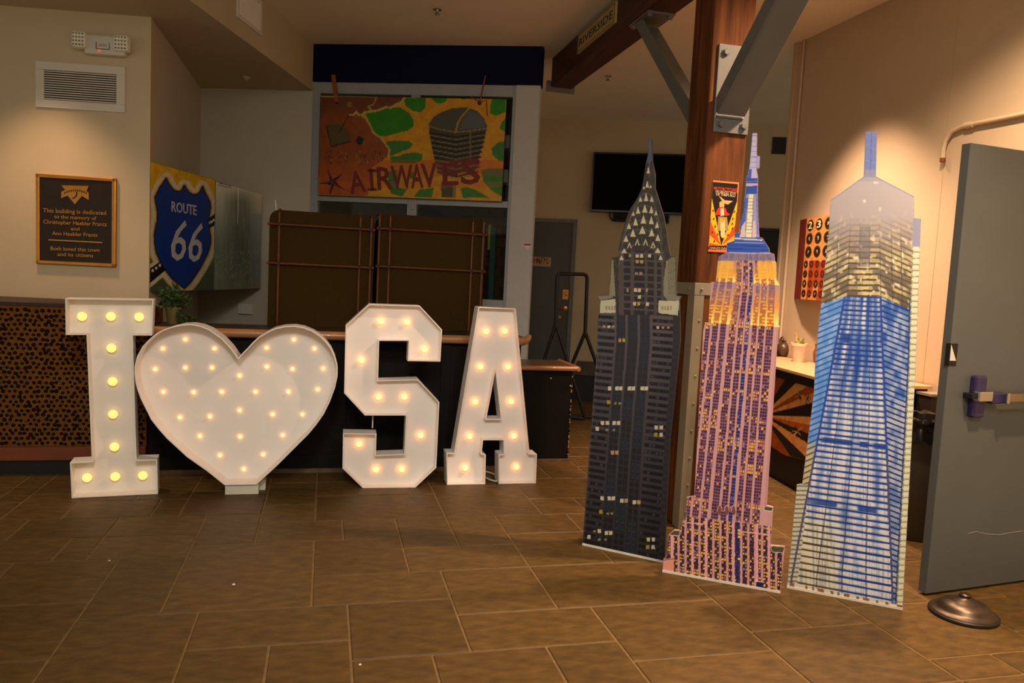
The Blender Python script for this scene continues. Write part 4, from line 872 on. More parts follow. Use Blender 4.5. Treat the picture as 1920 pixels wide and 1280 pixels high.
def paintC(k):
    X, Y, U, V = k.X, k.Y, k.U, k.V
    xl = np.interp(Y, [480, 560, 640, 1023], [1147, 1120, 1120, 1092]); xr = np.interp(Y, [480, 640, 828, 1056], [1270, 1273, 1257, 1245])
    s = (X - xl) / (xr - xl); tone = np.clip((1050 - Y) / 460, 0, 1)[..., None]
    wall = np.array((44, 44, 49)) * (1 - tone) + np.array((104, 96, 99)) * tone; dark = np.array((24, 24, 30)) * (1 - tone) + np.array((50, 47, 54)) * tone
    k.C[:] = wall; rh = .0355; r = np.floor(V / rh); f = V / rh - r; ri = r.astype(int)
    side = (s < .21) | ((s > .68) & (s < .93)); k.C = np.where((side & (f > .48))[..., None], dark, k.C)
    nw = np.floor(s * 22); wf = s * 22 - nw
    k.mask(side & (f > .55) & (f < .93) & (wf > .2) & (wf < .8) & (h2(nw, r, 3) > .35), (22, 22, 30), .8)
    k.mask(side & (f > .55) & (f < .93) & (wf > .2) & (wf < .8) & (h2(nw, r, 4) > .82), (84, 86, 100), .7)
    for b0, b1 in ((.235, .345), (.375, .495), (.525, .645)):
        bay = (s > b0) & (s < b1); g = (s - b0) / (b1 - b0); k.C = np.where((bay)[..., None], dark * 1.15, k.C)
        k.mask(bay & (abs(g - .5) < .06), (64, 62, 68), .6)
        q = vnoise(r * .37 + b0 * 9, r * .11, 6); k.mask(bay & (f > .4) & (f < .92) & (abs(abs(g - .5) - .26) < .17) & (q > .45), (40, 62, 84), .8)
        k.mask(bay & (f < .28), (60, 58, 64), .5)
    k.mask((s > .93), (44, 44, 52), .75); k.mask((s > .93) & (f > .5), (70, 66, 70), .4)
    # crown
    cr = Y < 565; k.mask(cr, (70, 62, 56)); k.mask(cr & (vnoise(U / .006, V / .02, 1) > .6), (96, 88, 80), .5)
    mid = (X > 1160) & (X < 1245) & (Y > 470) & (Y < 590)
    k.mask(mid, (96, 86, 84)); 
    for x0, x1 in ((1170, 1182), (1189, 1209), (1214, 1226), (1232, 1240)):
        k.mask(mid & (X > x0) & (X < x1) & (f > .3), (42, 40, 50), .85)
    for x, y, w_, h_, c in ((350, 730, 18, 20, 0), (375, 730, 18, 20, 0), (420, 728, 15, 18, 0), (308, 728, 12, 16, 1), (350, 763, 16, 18, 2), (375, 763, 16, 18, 2), (345, 830, 18, 12, 3), (370, 830, 16, 16, 3), (340, 925, 18, 20, 0), (362, 925, 16, 20, 0), (295, 925, 12, 20, 1), (405, 925, 12, 20, 1), (362, 965, 18, 20, 0), (335, 1003, 16, 20, 0), (358, 1003, 14, 20, 2), (408, 1005, 16, 20, 0), (160, 1133, 15, 14, 1), (188, 1133, 15, 14, 0), (212, 1133, 15, 12, 1), (468, 1138, 14, 14, 0), (497, 1138, 14, 12, 1), (527, 1138, 14, 12, 1), (250, 1210, 15, 20, 2), (273, 1210, 15, 20, 2)):
        k.rect(*Ca(x, y), w_ / 3.045, h_ / 3.045, [(236, 222, 178), (196, 160, 110), (216, 186, 96), (206, 150, 130)][c])
    # floodlit shoulders
    for pts in ([(140, 985), (225, 975), (225, 1055), (135, 1055)], [(472, 985), (590, 985), (582, 1070), (470, 1055)]): k.poly([Ca(*p) for p in pts], (226, 220, 186)); 
    for pts in ([(195, 760), (212, 750), (225, 960), (190, 960)], [(500, 870), (515, 760), (550, 735), (572, 740), (572, 958), (500, 958)]): k.poly([Ca(*p) for p in pts], (190, 184, 148), .75)
    for x in np.linspace(1254, 1266, 5): k.line([(x, 482), (x, 552)], 1.1, (96, 90, 80), .8)
    for x0 in (165, 485): 
        for i in range(4): k.rect(*Ca(x0 + 8 + i * 16, 1027), 3.2, 8, (176, 160, 120), .9)
    for pts in ([(118, 955), (195, 950), (215, 968), (130, 985)], [(500, 958), (607, 955), (590, 985), (520, 980)]): k.poly([Ca(*p) for p in pts], (150, 146, 130))
    # rings of the crown
    for cy, rx, ry in ((700, 112, 215 - 60), (640, 110, 190), (580, 104, 180), (520, 96, 165), (455, 76, 125), (400, 60, 95), (345, 42, 70)):
        pts = [Ca(368 + (395 - 368) * (700 - cy) / 300 + rx * math.cos(a) * 1.08, cy + 80 - ry * .75 * math.sin(a)) for a in np.linspace(0, math.pi, 24)]; k.line(pts, 1.5, (128, 118, 104), .8)
    k.poly([(1214, 262), (1223, 260), (1223, 302), (1212, 306)], (92, 96, 128)); k.line([(1219, 262), (1217, 330)], 1.6, (120, 122, 150), .6)
    def tri(cx, cy, w_, h_): k.poly([Ca(cx - w_ / 2, cy + h_ / 2), Ca(cx, cy - h_ / 2), Ca(cx + w_ / 2, cy + h_ / 2)], (240, 228, 190))
    for a in ((413, 238, 18, 42), (407, 318, 20, 42), (388, 338, 12, 18), (426, 333, 13, 20), (400, 392, 23, 48), (368, 405, 20, 30), (432, 403, 20, 32), (393, 458, 28, 46), (354, 468, 24, 38), (430, 465, 24, 40), (327, 488, 18, 22), (456, 484, 18, 28), (385, 520, 32, 50), (340, 533, 28, 46), (430, 525, 28, 46), (302, 557, 24, 36), (463, 552, 25, 38), (379, 582, 38, 46), (325, 598, 32, 46), (432, 595, 32, 46), (285, 630, 28, 36), (467, 624, 28, 40), (350, 650, 28, 38), (397, 650, 28, 38), (305, 668, 28, 34), (440, 666, 30, 36), (275, 700, 32, 28), (467, 698, 34, 30), (260, 740, 26, 28), (483, 738, 24, 28)): tri(*a)
    for a in ((350, 656, 14, 26), (397, 656, 14, 26), (305, 674, 14, 22), (440, 672, 14, 22)): k.poly([Ca(a[0] - a[2] / 2, a[1] + a[3] / 2), Ca(a[0], a[1] - a[3] / 2), Ca(a[0] + a[2] / 2, a[1] + a[3] / 2)], (70, 60, 52))
    # lit offices in the shaft
    for y, row in ((262, ((188, 0), (228, 0), (250, 0), (298, 0), (320, 0), (370, 0), (392, 0))), (338, ((182, 2),)), (345, ((220, 4), (245, 4))), (455, ((148, 0), (175, 0), (213, 0), (237, 0))), (487, ((118, 0),)), (494, ((172, 4), (211, 4))), (480, ((448, 0), (476, 0))), (520, ((445, 2), (475, 0))), (620, ((204, 1), (228, 1))), (875, ((146, 0), (186, 0), (208, 0))), (888, ((256, 0), (280, 1))), (897, ((326, 0), (350, 1))), (950, ((139, 2),)), (960, ((177, 4), (200, 4))), (1058, ((103, 4), (130, 0))), (1068, ((170, 0), (193, 0))), (1090, ((72, 0),)), (1105, ((404, 0), (432, 0), (130, 4), (165, 4))), (1147, ((430, 0), (400, 2)))):
        for x, c in row: k.rect(*Cb(x, y), 6.2 if c != 4 else 5, 7.2 if c != 4 else 4, [(238, 226, 190), (206, 172, 130), (190, 168, 52), 0, (160, 146, 118)][c])
    k.mask((s > -.002) & (s < .02) & (Y > 590), (120, 114, 112), .3)
cutout('dark art-deco tower cut-out with a lit arched crown, nearest the letters', (1.385, 3.742), (1.719, 3.453), outC, paintC, (48, 45, 46), .0026, .82)

Ea = lambda x, y: (1300 + x / 3.2, 240 + y / 3.2); Eb = lambda x, y: (1230 + x / 2.511, 620 + y / 2.511)
outE = [Ea(*p) for p in ((355, 30), (382, 30), (380, 160), (398, 168), (396, 240), (380, 245), (388, 300), (385, 390), (388, 520), (396, 655), (415, 658), (435, 690), (455, 720), (458, 745), (485, 755), (490, 795), (498, 805), (500, 910), (520, 940), (512, 1180), (520, 1190))] + [Eb(*p) for p in ((575, 0), (522, 822), (552, 830), (545, 935), (540, 1010), (607, 1015), (585, 1240), (30, 1130), (35, 1075), (50, 1060), (60, 960), (85, 938), (115, 940), (125, 895), (140, 890), (145, 785), (180, 775), (222, 0))] + [Ea(*p) for p in ((70, 1165), (90, 1165), (105, 925), (135, 920), (145, 805), (155, 770), (200, 745), (200, 690), (245, 675), (248, 630), (275, 625), (280, 570), (300, 510), (310, 400), (318, 300), (335, 240), (345, 140))]
def paintE(k):
    X, Y, U, V = k.X, k.Y, k.U, k.V
    xl = np.interp(Y, [480, 530, 604, 620, 1000, 1100], [1343, 1335, 1320, 1318, 1275, 1262]); xr = np.interp(Y, [480, 540, 612, 950, 1100], [1455, 1463, 1461, 1437, 1428]); s = (X - xl) / (xr - xl)
    pink = np.array((184, 140, 142)); k.C[:] = pink
    rh = .0152; r = np.floor(V / rh); f = V / rh - r; wincol = np.zeros(X.shape, bool)
    piers = [0, .032, .09, .12, .195, .225, .30, .345, .43, .46, .53, .555, .605, .645, .705, .73, .81, .835, .925, 1.0]
    for i in range(1, len(piers) - 1, 2):
        a, b = piers[i], piers[i + 1]; g = (s - a) / (b - a); col = (s >= a) & (s < b) & (Y > 470); wincol |= col
        blue = (i == 11); k.mask(col, (44, 48, 112) if blue else (108, 66, 92)); k.mask(col & (f < .2), (160, 114, 132), .6)
        nc = 3 if b - a > .07 else 2; ci = np.floor(g * nc); cf = g * nc - ci; ok = col & (cf > .2) & (cf < .8) & (f > .26)
        k.mask(ok, (50, 26, 50) if not blue else (26, 30, 92), .95)
        dens = .07 + .55 * (vnoise(r * .45 + (i // 6) * 3.7, r * 0 + i * .11, 21) > .60); lit = h2(r * 3 + ci, np.full_like(r, i * 7), 5); ok2 = ok & (f < .86)
        k.mask(ok2 & (lit < dens), (236, 178, 40)); k.mask(ok2 & (lit > .92), (150, 130, 160), .8); k.mask(ok2 & (lit < dens) & (h2(r, ci + i, 8) > .75), (216, 130, 60))
    k.mask((s > .925) & (s < 1.02) & (Y > 605), (190, 146, 148), .6); k.mask((s > .97) & (Y > 605) & (Y < 950), (170, 116, 128), .5)
    # base blocks
    low = Y > 975 + (X - 1350) * .12; sb = (X - 1244) / 222.; q = np.floor(sb * 17); qf = sb * 17 - q
    k.mask(low, (188, 142, 142)); okb = low & (qf > .34)
    k.mask(okb, (84, 48, 66)); k.mask(okb & (f > .3), (48, 26, 44), .9)
    cf = ((qf - .34) / .66 * 2) % 1; ci = np.floor((qf - .34) / .66 * 2); ok = okb & (f > .36) & (f < .9) & (cf > .2) & (cf < .8); lit = h2(r * 5 + ci, q, 31)
    k.mask(ok & (lit < .42), (232, 180, 44)); k.mask(ok & (lit > .85), (170, 150, 160), .8)
    bl = low & (q == 10); k.mask(bl & (qf > .2), (34, 36, 96), .8); k.mask(bl & (lit < .2) & (f > .3), (232, 180, 44))
    for x in (.075, .245, .36, .59, .79, .89): k.mask(low & (abs(sb - x) < .011), (206, 152, 156))
    for pts in ([(60, 960), (85, 938), (115, 940), (108, 965)], [(540, 1012), (607, 1017), (598, 1045), (545, 1040)], [(510, 825), (552, 832), (545, 850), (510, 845)]): k.poly([Eb(*p) for p in pts], (70, 74, 50)); k.line([Eb(*p) for p in pts + pts[:1]], 1.2, (206, 170, 170))
    k.poly([Eb(*p) for p in ((30, 1075), (85, 1068), (85, 1130), (30, 1130))], (206, 140, 122)); k.line([Eb(30, 1080), Eb(85, 1072)], 1.5, (110, 70, 80))
    for cx in (300, 333, 365): k.ell(*Eb(cx, 845), 4, 9, (110, 70, 66)); k.line([Eb(cx - 12, 850), Eb(cx - 8, 828), Eb(cx, 820), Eb(cx + 8, 828), Eb(cx + 12, 850)], 1.2, (206, 150, 150))
    k.line([Eb(115, 900), Eb(240, 910)], 2, (206, 152, 156)); k.line([Eb(395, 945), Eb(545, 960)], 2, (206, 152, 156)); k.poly([Eb(*p) for p in ((472, 1180), (505, 1185), (505, 1212), (470, 1208))], (30, 30, 80)); k.line([Eb(470, 1176), Eb(508, 1184)], 1.6, (220, 210, 220))
    # floodlit upper tiers
    for (ya, yb) in ((526, 606), (488, 527)):
        tier = (Y > ya + (X - 1340) * .06) & (Y <= yb + (X - 1340) * .06); t = np.clip((Y - ya) / (yb - ya), 0, 1); wing = (s < .36) | (s > .62)
        k.mask(tier & wing, (150, 126, 150), .55); k.mask(tier & wing & ~wincol, (232, 150, 50), np.clip(t * 1.25, 0, .95)); k.mask(tier & wing & wincol, (196, 110, 30), np.clip(t * .9 - .1, 0, .8))
        k.mask(tier & wing & ~wincol, (255, 228, 140), np.clip(t * 2.4 - 1.5, 0, .95)); k.mask(tier & wing & wincol & (f > .3) & (f < .8) & (h2(r, np.floor(s * 30), 3) > .45), (246, 190, 60), np.clip(t * 1.4 - .2, 0, .8))
        k.mask(tier & ~wing & (s < .42), (214, 150, 80), .35)
    k.mask((Y > 488) & (Y < 522) & ((s < .3) | (s > .68)), (240, 178, 60), .75); k.mask((Y > 470) & (Y < 489), (118, 108, 140), .8)
    # mast
    k.mask(Y < 472, (52, 84, 178)); k.poly([Ea(*p) for p in ((200, 690), (250, 672), (420, 680), (458, 745), (200, 748))], (44, 78, 176)); 
    for y in (700, 722): k.line([Ea(205, y), Ea(450, y + 12)], 1.6, (28, 50, 130))
    k.line([Ea(205, 748), Ea(460, 752)], 2, (170, 160, 190)); k.line([Ea(250, 662), Ea(410, 672)], 3, (200, 190, 176)); k.line([Ea(250, 685), Ea(420, 690)], 1.6, (176, 176, 190))
    k.poly([Ea(*p) for p in ((305, 560), (318, 395), (388, 395), (394, 655), (280, 655))], (150, 150, 190)); k.poly([Ea(*p) for p in ((332, 395), (360, 395), (348, 655), (315, 655))], (232, 222, 188))
    for i in range(12): y = 400 + i * 21; k.line([Ea(318, y), Ea(362, y)], .8, (150, 120, 96))
    for x0, x1 in ((330, 313), (361, 350)): k.line([Ea(x0, 395), Ea(x1, 655)], .9, (140, 100, 80))
    k.poly([Ea(*p) for p in ((300, 520), (316, 420), (328, 420), (312, 560), (282, 640))], (70, 96, 190)); k.poly([Ea(*p) for p in ((376, 400), (388, 400), (394, 640), (384, 640))], (96, 112, 200)); k.poly([Ea(*p) for p in ((290, 590), (312, 560), (310, 655), (278, 655))], (214, 186, 180)); k.poly([Ea(*p) for p in ((358, 560), (372, 555), (378, 655), (352, 655))], (214, 186, 180))
    k.poly([Ea(*p) for p in ((318, 300), (388, 300), (386, 390), (312, 392))], (48, 76, 168)); k.line([Ea(318, 340), Ea(388, 338)], 5, (206, 170, 190)); k.line([Ea(320, 322), Ea(388, 318)], 2, (96, 110, 200))
    k.poly([Ea(*p) for p in ((355, 28), (384, 28), (380, 250), (392, 300), (322, 300), (336, 240))], (196, 186, 220)); k.poly([Ea(*p) for p in ((322, 300), (336, 245), (350, 245), (346, 300))], (70, 90, 190)); k.poly([Ea(*p) for p in ((372, 168), (400, 168), (398, 240), (374, 240))], (176, 166, 216))
    for i in range(7): y = 45 + i * 32; k.line([Ea(345 + (210 - y) * .03, y), Ea(380, y)], 1.4, (120, 120, 160), .7)
cutout('pink art-deco tower cut-out with yellow windows and blue mast, middle one', (1.661, 3.341), (2.114, 3.03), outE, paintE, (190, 150, 150), .0026, 1.08)

Wa = lambda x, y: (1480 + x / 2.782, 230 + y / 2.782); Wb = lambda x, y: (1460 + x / 2.667, 680 + y / 2.667)
outW = [(1623, 247), (1644.6, 246), (1642.5, 330.6), (1714, 368), (1714, 408.6), (1727, 410), (1717, 690), (1692, 1145), (1475, 1101), (1479, 1062), (1494, 909), (1504, 907), (1526, 736), (1528.5, 676), (1539, 571), (1554, 431), (1557, 375.6), (1619.5, 330.6)]
def paintW(k):
    X, Y, U, V = k.X, k.Y, k.U, k.V
    # edges of the glass facets
    eL = np.interp(Y, [556, 1085], [1584, 1484]); eR = np.interp(Y, [556, 1105], [1651, 1673]); sL = np.interp(Y, [431, 571, 736, 907, 1101], [1554, 1539, 1526, 1504, 1480]); sR = np.interp(Y, [408, 690, 1145], [1708, 1700, 1676])
    zig = np.where(X < eL, 556 + (1584 - X) * .34, np.where(X > eR, 556 + (X - 1651) * .46, 556)); low = Y > zig
    # hazy top
    t = np.clip((Y - 330) / 240, 0, 1)[..., None]; k.C[:] = np.array((190, 180, 180)) * (1 - t) + np.array((104, 92, 74)) * t
    k.mask(Y < 470, (206, 200, 212), np.clip((470 - Y) / 130, 0, .5))
    fold = np.where(X < 1590, (1590 - X) * .5, np.where(X > 1648, (X - 1648) * .45, 0)); yy = Y - fold
    Yc = Y[:, Y.shape[1] // 2][:, None] * np.ones_like(Y)
    hz = ((yy - 400) / 10.2) % 1; fade = np.clip((Y - 405) / 90, 0, 1)
    k.mask(hz < .3, (66, 56, 46), fade * .6); q = vnoise(X / 14, yy / 10.2, 14); k.mask(hz > .4, (228, 214, 150), fade * np.clip((q - .42) * 2.6, 0, .75)); q2 = vnoise(X / 6, yy / 7, 15); k.mask(Y > 390, (246, 238, 204), np.clip((Y - 390) / 80, 0, 1) * np.clip((q2 - .7) * 4, 0, .9))
    for x0, sl in ((1570, -.03), (1592, -.04), (1612, -.01), (1630, 0), (1650, .02), (1672, .02), (1690, .02)): k.mask(abs(X - x0 - (Y - 480) * sl) < .9, (60, 52, 46), fade * .5)
    k.ell(1621, 377, 3, 3, (240, 232, 200)); k.ell(1642, 342, 5, 3, (226, 220, 206)); k.ell(1650, 392, 3, 4, (226, 220, 206), .7); k.mask((Y > 500) & (abs(X - 1622) < 14) & ~low & (hz > .4), (236, 220, 150), .6); k.poly([(1612, 425), (1632, 425), (1632, 500), (1612, 500)], (120, 116, 124), .5)
    # glass below
    n = 46 * np.log1p(np.clip((Yc - 556) / 900, 0, 1)) / np.log(1 + 590 / 900) + (Yc - 556) / 590 * 8; rowf = n % 1
    ctr = low & (X >= eL) & (X <= eR); g = (X - eL) / np.maximum(eR - eL, 1)
    blob = vnoise(g * 9, Y / 60, 24); blob2 = vnoise(g * 22, Y / 26, 25); streak = np.sin(g * 2 * math.pi * 5.5 + .6) * .5 + .5
    wht = np.clip((.12 + .5 * streak + .8 * (blob - .45) + .35 * (blob2 - .5) + np.clip((Y - 640) / 600, 0, .7)) * (.45 + .75 * np.sin(math.pi * np.clip((rowf - .2) / .8, 0, 1))), 0, 1)
    warm = np.clip((Y - 900) / 150, 0, 1) * np.clip((.62 - g) / .35, 0, 1)
    cw = np.array((226, 228, 232)) * (1 - warm[..., None]) + np.array((224, 222, 194)) * warm[..., None]; cbk = np.array((36, 84, 178)) * (1 - warm[..., None]) + np.array((150, 144, 108)) * warm[..., None]
    k.C = np.where(ctr[..., None], cbk * (1 - wht[..., None]) + cw * wht[..., None], k.C)
    k.mask(ctr, (60, 84, 150), .30 * np.clip((vnoise(X / 2.2, Y / 40, 28) - .5) * 3, 0, 1))
    stripe = np.where((warm > .5)[..., None], np.array((84, 64, 44)), np.array((24, 58, 150))); k.C = np.where((ctr & (rowf < .27))[..., None], stripe, k.C)
    for yb_ in (634, 640, 832, 950): k.mask(ctr & (abs(Yc - yb_) < 5), (28, 66, 160), np.clip((blob - .35) * 4, 0, .85))
    for gg in (.25, .5, .74): k.mask(ctr & (abs(g - gg) < .008), (36, 52, 104), .55)
    lf = low & (X < eL); nl = ((Y + (X - 1540) * .42) / 10.5) % 1; t = np.clip((Y - 800) / 60, 0, 1); k.mask(lf, (96, 152, 226)); k.mask(lf, (156, 192, 240), np.clip((vnoise(X / 9, Y / 20, 33) - .3) * 1.5, 0, .8)); k.mask(lf & (nl < .3), (48, 96, 190))
    k.mask(lf & (Y > 828), (196, 190, 150), t); k.mask(lf & (Y > 828) & (nl < .34), (92, 78, 56), .8); k.mask((X < sL + 14) & (Y > 908), (206, 204, 176)); k.mask((X < sL + 14) & (Y > 908) & (((Y / 8.5) % 1) < .35), (96, 100, 104), .8)
    rf = low & (X > eR); nr = ((Y - (X - 1680) * .40) / 10.2) % 1; k.mask(rf, (52, 98, 186)); k.mask(rf, (190, 204, 228), np.clip((vnoise(X / 7, Y / 18, 35) - .15) * 1.6, 0, .85)); k.mask(rf & (nr < .32), (22, 50, 132)); k.mask(rf & (Y > 760), (206, 206, 214), .35); k.mask(rf & (nr < .32) & (Y > 760), (30, 40, 110))
    # edge lines
    for e_ in (eL, eR): k.mask(low & (abs(X - e_) < 2.0), (40, 76, 170)); k.mask(low & (abs(X - e_) < 2.0) & (Y > 860), (92, 84, 110), .8)
    # beaded strip at the right
    st = (X > sR + 4) & (Y > 408); k.mask(st, (158, 156, 190)); bd = st & (Y > 462); k.mask(bd, (150, 148, 110)); bf = (Y / 11.5) % 1; k.mask(bd & (bf > .18) & (X > sR + 6), (222, 224, 192)); k.mask(bd & (bf > .4) & (bf < .7), (240, 242, 220), .6)
    k.mask((X > sR + 1) & (X < sR + 4) & (Y > 560), (44, 60, 120), .8)
    # mast
    k.poly([(1620, 245), (1646, 245), (1644, 332), (1617, 332)], (132, 148, 216)); k.mask((Y < 332) & (((Y / 3.2) % 1) < .3) & (X > 1617), (92, 108, 180), .6); k.line([(1634, 248), (1632, 330)], 1.5, (84, 96, 160), .6); k.mask((Y < 340) & (Y > 318), (170, 168, 186), .6)
    k.line([(1557, 376), (1619, 331)], 3, (150, 150, 206), .8); k.line([(1642, 331), (1714, 369)], 3, (150, 150, 206), .8)
    k.mask((Y > 1070 + (X - 1475) * .2) & ctr, (120, 92, 60), .0); bl = (Y > 1090 + (X - 1475) * .205); k.mask(bl & (vnoise(X / 6, Y * 0, 41) > .5), (140, 104, 70)); k.mask(bl & (vnoise(X / 6, Y * 0, 41) <= .5), (220, 214, 200))
cutout('blue glass tower cut-out fading to grey, beside the open door', (2.188, 3.082), (2.579, 2.79), outW, paintW, (150, 150, 150), .0026, .95)

# ================================================================ CONSOLE, POTS, KEY CANVAS
cs = thing('console_table', 'wood-topped console with a painted sunburst front along the right wall', 'console', (3.5, 4.8, 0))
M_ctop = mat('light_wood_top', (214, 168, 122), .4, var=.1, scale=6, stretch=(4, .6, 4)); zt = .85
MB().prism([(3.16, 4.05, zt - .022), (3.30, 5.15, zt - .022), (3.38, 5.70, zt - .022), (3.82, 5.70, zt - .022), (3.82, 4.05, zt - .022)], (0, 0, .022)).build('table_top', M_ctop, cs, bevel=.003)
MB().prism([(3.18, 4.07, zt - .082), (3.31, 5.15, zt - .082), (3.39, 5.68, zt - .082), (3.80, 5.68, zt - .082), (3.80, 4.07, zt - .082)], (0, 0, .06)).build('apron', M_black, cs)
CF = Frame((3.40, 5.68), (3.205, 4.07)); zc = .30
MB().prism([(3.42, 5.66, 0), (3.23, 4.09, 0), (3.80, 4.09, 0), (3.80, 5.66, 0)], (0, 0, zt - .082)).build('cabinet', M_black, cs)
R9 = lambda x, y: (1440 + x / 2.56, 400 + y / 2.56)
CWL = 1.62
pb = [(.02, .30), (.5, .25), (.9, .22), (1.3, .27), (CWL - .02, .30), (CWL - .02, zt - .085), (.02, zt - .085)]
MB().prism([CF.P(*p, 0) for p in pb], CF.n * .012).build('front_board', mat('sunburst_board', (140, 84, 40), .6), cs)
def paintS(k):
    k.fill((170, 110, 52)); vx, vy = 1430., 778.; a = np.degrees(np.arctan2(k.Y - vy, k.X - vx))
    cols = [(122, 62, 24), (30, 22, 14), (186, 124, 62), (126, 60, 22), (178, 116, 56), (26, 20, 14), (186, 122, 60), (140, 70, 28), (30, 24, 16), (176, 116, 60), (26, 20, 14), (120, 56, 20)]
    e = [-75, -58, -44, -33, -24, -14, 2, 12, 22, 32, 44, 56, 80]
    for i, c in enumerate(cols): k.mask((a >= e[i]) & (a < e[i + 1]), c)
    k.noise(.03, .12, 3); rs_ = random.Random(8)
    for (x, y) in ((1500, 740), (1512, 748), (1495, 808)):
        for i in range(12): q = rs_.uniform(0, 6.28); k.line([(x, y), (x + 9 * math.cos(q), y + 9 * math.sin(q))], 1.3, (30, 24, 14) if i % 2 else (176, 140, 84))
printed('painted_front', CF, pb, .006, paintS, cs, n=.0135, gain=1.4)
def on_table(x, y): return on_z(x, y, zt)
p = on_table(1496, 678); pp = thing('cactus_pot', 'terracotta-coloured pot with a small succulent on the console', 'plant', p)
MB().lathe(p, [(.040, 0), (.062, .13), (.066, .13), (.066, .15), (.056, .15), (.054, .125)], 24).build('pot', mat('tan_flower_pot', (224, 198, 170), .6), pp, smooth=True); MB().lathe(p + np.array([0, 0, .12]), [(.054, 0), (.03, .012)], 16).build('soil', mat('soil', (60, 40, 24), .9), pp)
M_suc = mat('succulent_green', (120, 120, 46), .5, var=.3)
for dx_, dy_, r_, h_ in ((-.01, 0, .032, .045), (.028, .01, .022, .05), (.0, -.015, .02, .06)): MB().lathe(p + np.array([dx_, dy_, .13]), [(r_ * .6, 0), (r_, h_ * .4), (r_ * .7, h_ * .85), (.004, h_)], 10).build('succulent', M_suc, pp, smooth=True)
MB().tube([p + np.array(q) for q in ((-.028, 0, .13), (-.03, 0, .18), (-.036, 0, .22), (-.05, 0, .235))], [.008, .008, .006, .003], 8).build('stalk', mat('pale_stalk', (206, 176, 96), .5), pp, smooth=True)
for i in range(6):
    q = i * 1.05; MB().tube([p + np.array([.01, 0, .16]), p + np.array([.01 + .03 * math.cos(q), .03 * math.sin(q), .185 + .01 * (i % 2)])], [.006, .002], 6).build('leaf', M_suc, pp, smooth=True)
p = on_table(1468, 668); gj = thing('round_jug', 'dark round jug with a ring handle beside the cactus pot', 'jug', p); M_jug = mat('dark_jug', (74, 56, 34), .35, var=.2)
MB().lathe(p, [(.035, 0), (.062, .03), (.068, .06), (.058, .095), (.03, .118), (.018, .125), (.02, .14)], 20).build('body', M_jug, gj, smooth=True)
MB().tube([p + np.array([-.02 + .0, .02 * math.cos(a), .145 + .022 * math.sin(a)]) for a in np.linspace(-.5, 3.6, 10)], .006, 8).build('handle', M_jug, gj, smooth=True)
p = on_table(1538, 680); jj = thing('brown_jar', 'small brown jar half hidden behind the blue tower', 'jar', p)
MB().lathe(p, [(.04, 0), (.055, .03), (.06, .08), (.045, .13), (.05, .14), (.05, .15)], 20).build('body', mat('brown_jar', (140, 84, 44), .4), jj, smooth=True); MB().lathe(p + np.array([0, 0, .15]), [(.04, 0), (.035, .02), (.008, .025)], 14).build('lid', M_jug, jj, smooth=True)
# typewriter key canvas: a folded canvas box standing off the wall
q0 = np.array([3.825, 5.64]); q1 = np.array([3.74, 5.46]); q2 = np.array([3.80, 5.02])
A1, A2, A3 = on_x(1503, 412, 3.82), None, None
kc = thing('typewriter_key_canvas', 'canvas of round typewriter keys with a red side on the right wall', 'canvas', (3.8, 5.4, 1.35))
zk0, zk1 = 1.35, 2.005
MB().prism([(3.835, 5.64, zk0), (3.775, 5.46, zk0), (3.71, 5.06, zk0), (3.835, 5.02, zk0)], (0, 0, zk1 - zk0)).build('stretcher_box', mat('canvas_red_side', (126, 26, 12), .6, var=.12), kc)
KF = Frame((3.775, 5.46), (3.71, 5.06)); kl = float(np.hypot(.065, .405)); K4 = lambda x, y: (1480 + x / 6.737, 390 + y / 6.737)
def paintK(k):
    U, V = k.U, k.V; k.fill((206, 140, 74)); k.noise(.02, .1, 2); vv = zk1 - V
    rows = [(.062, .05, .042, .094)] 
    for i, (cv, ru, rv, du, n) in enumerate([(.062, .056, .048, .145, 3), (.168, .056, .048, .145, 3), (.274, .056, .048, .145, 3), (.372, .036, .033, .096, 4), (.450, .036, .033, .096, 4), (.528, .036, .033, .096, 4), (.606, .036, .033, .096, 4)]):
        for j in range(n):
            cu = .07 + j * du if n == 3 else .045 + j * du; d = ((U - cu) / ru) ** 2 + ((vv - cv) / rv) ** 2
            k.mask(d < 1, (38, 28, 18)); k.mask((d < .86) & (d > .7), (150, 104, 60), .55)
            if not (i == 0 and j < 2): k.mask((abs(U - cu) < ru * .22) & (abs(vv - cv) < rv * .3) & (vnoise(U / .008, V / .008, i * 7 + j) > .45), (206, 180, 130), .9)
    k.mask((U > .10) & (vv > .34) & (vnoise(U / .08, V / .12, 9) > .38), (130, 30, 16), .6)
printed('printed_keys', KF, [(.001, zk0 + .001), (kl - .001, zk0 + .001), (kl - .001, zk1 - .001), (.001, zk1 - .001)], .0045, paintK, kc, n=.003, gain=1.1)
M_kw = mat('key_numeral', (236, 222, 190), .5)
text_uv('numeral', '2', KF, .040, .100, zk1 - .087, .055, M_kw, kc, .0045, bold=.02); text_uv('numeral', '3', KF, .185, .245, zk1 - .087, .055, M_kw, kc, .0045, bold=.02)

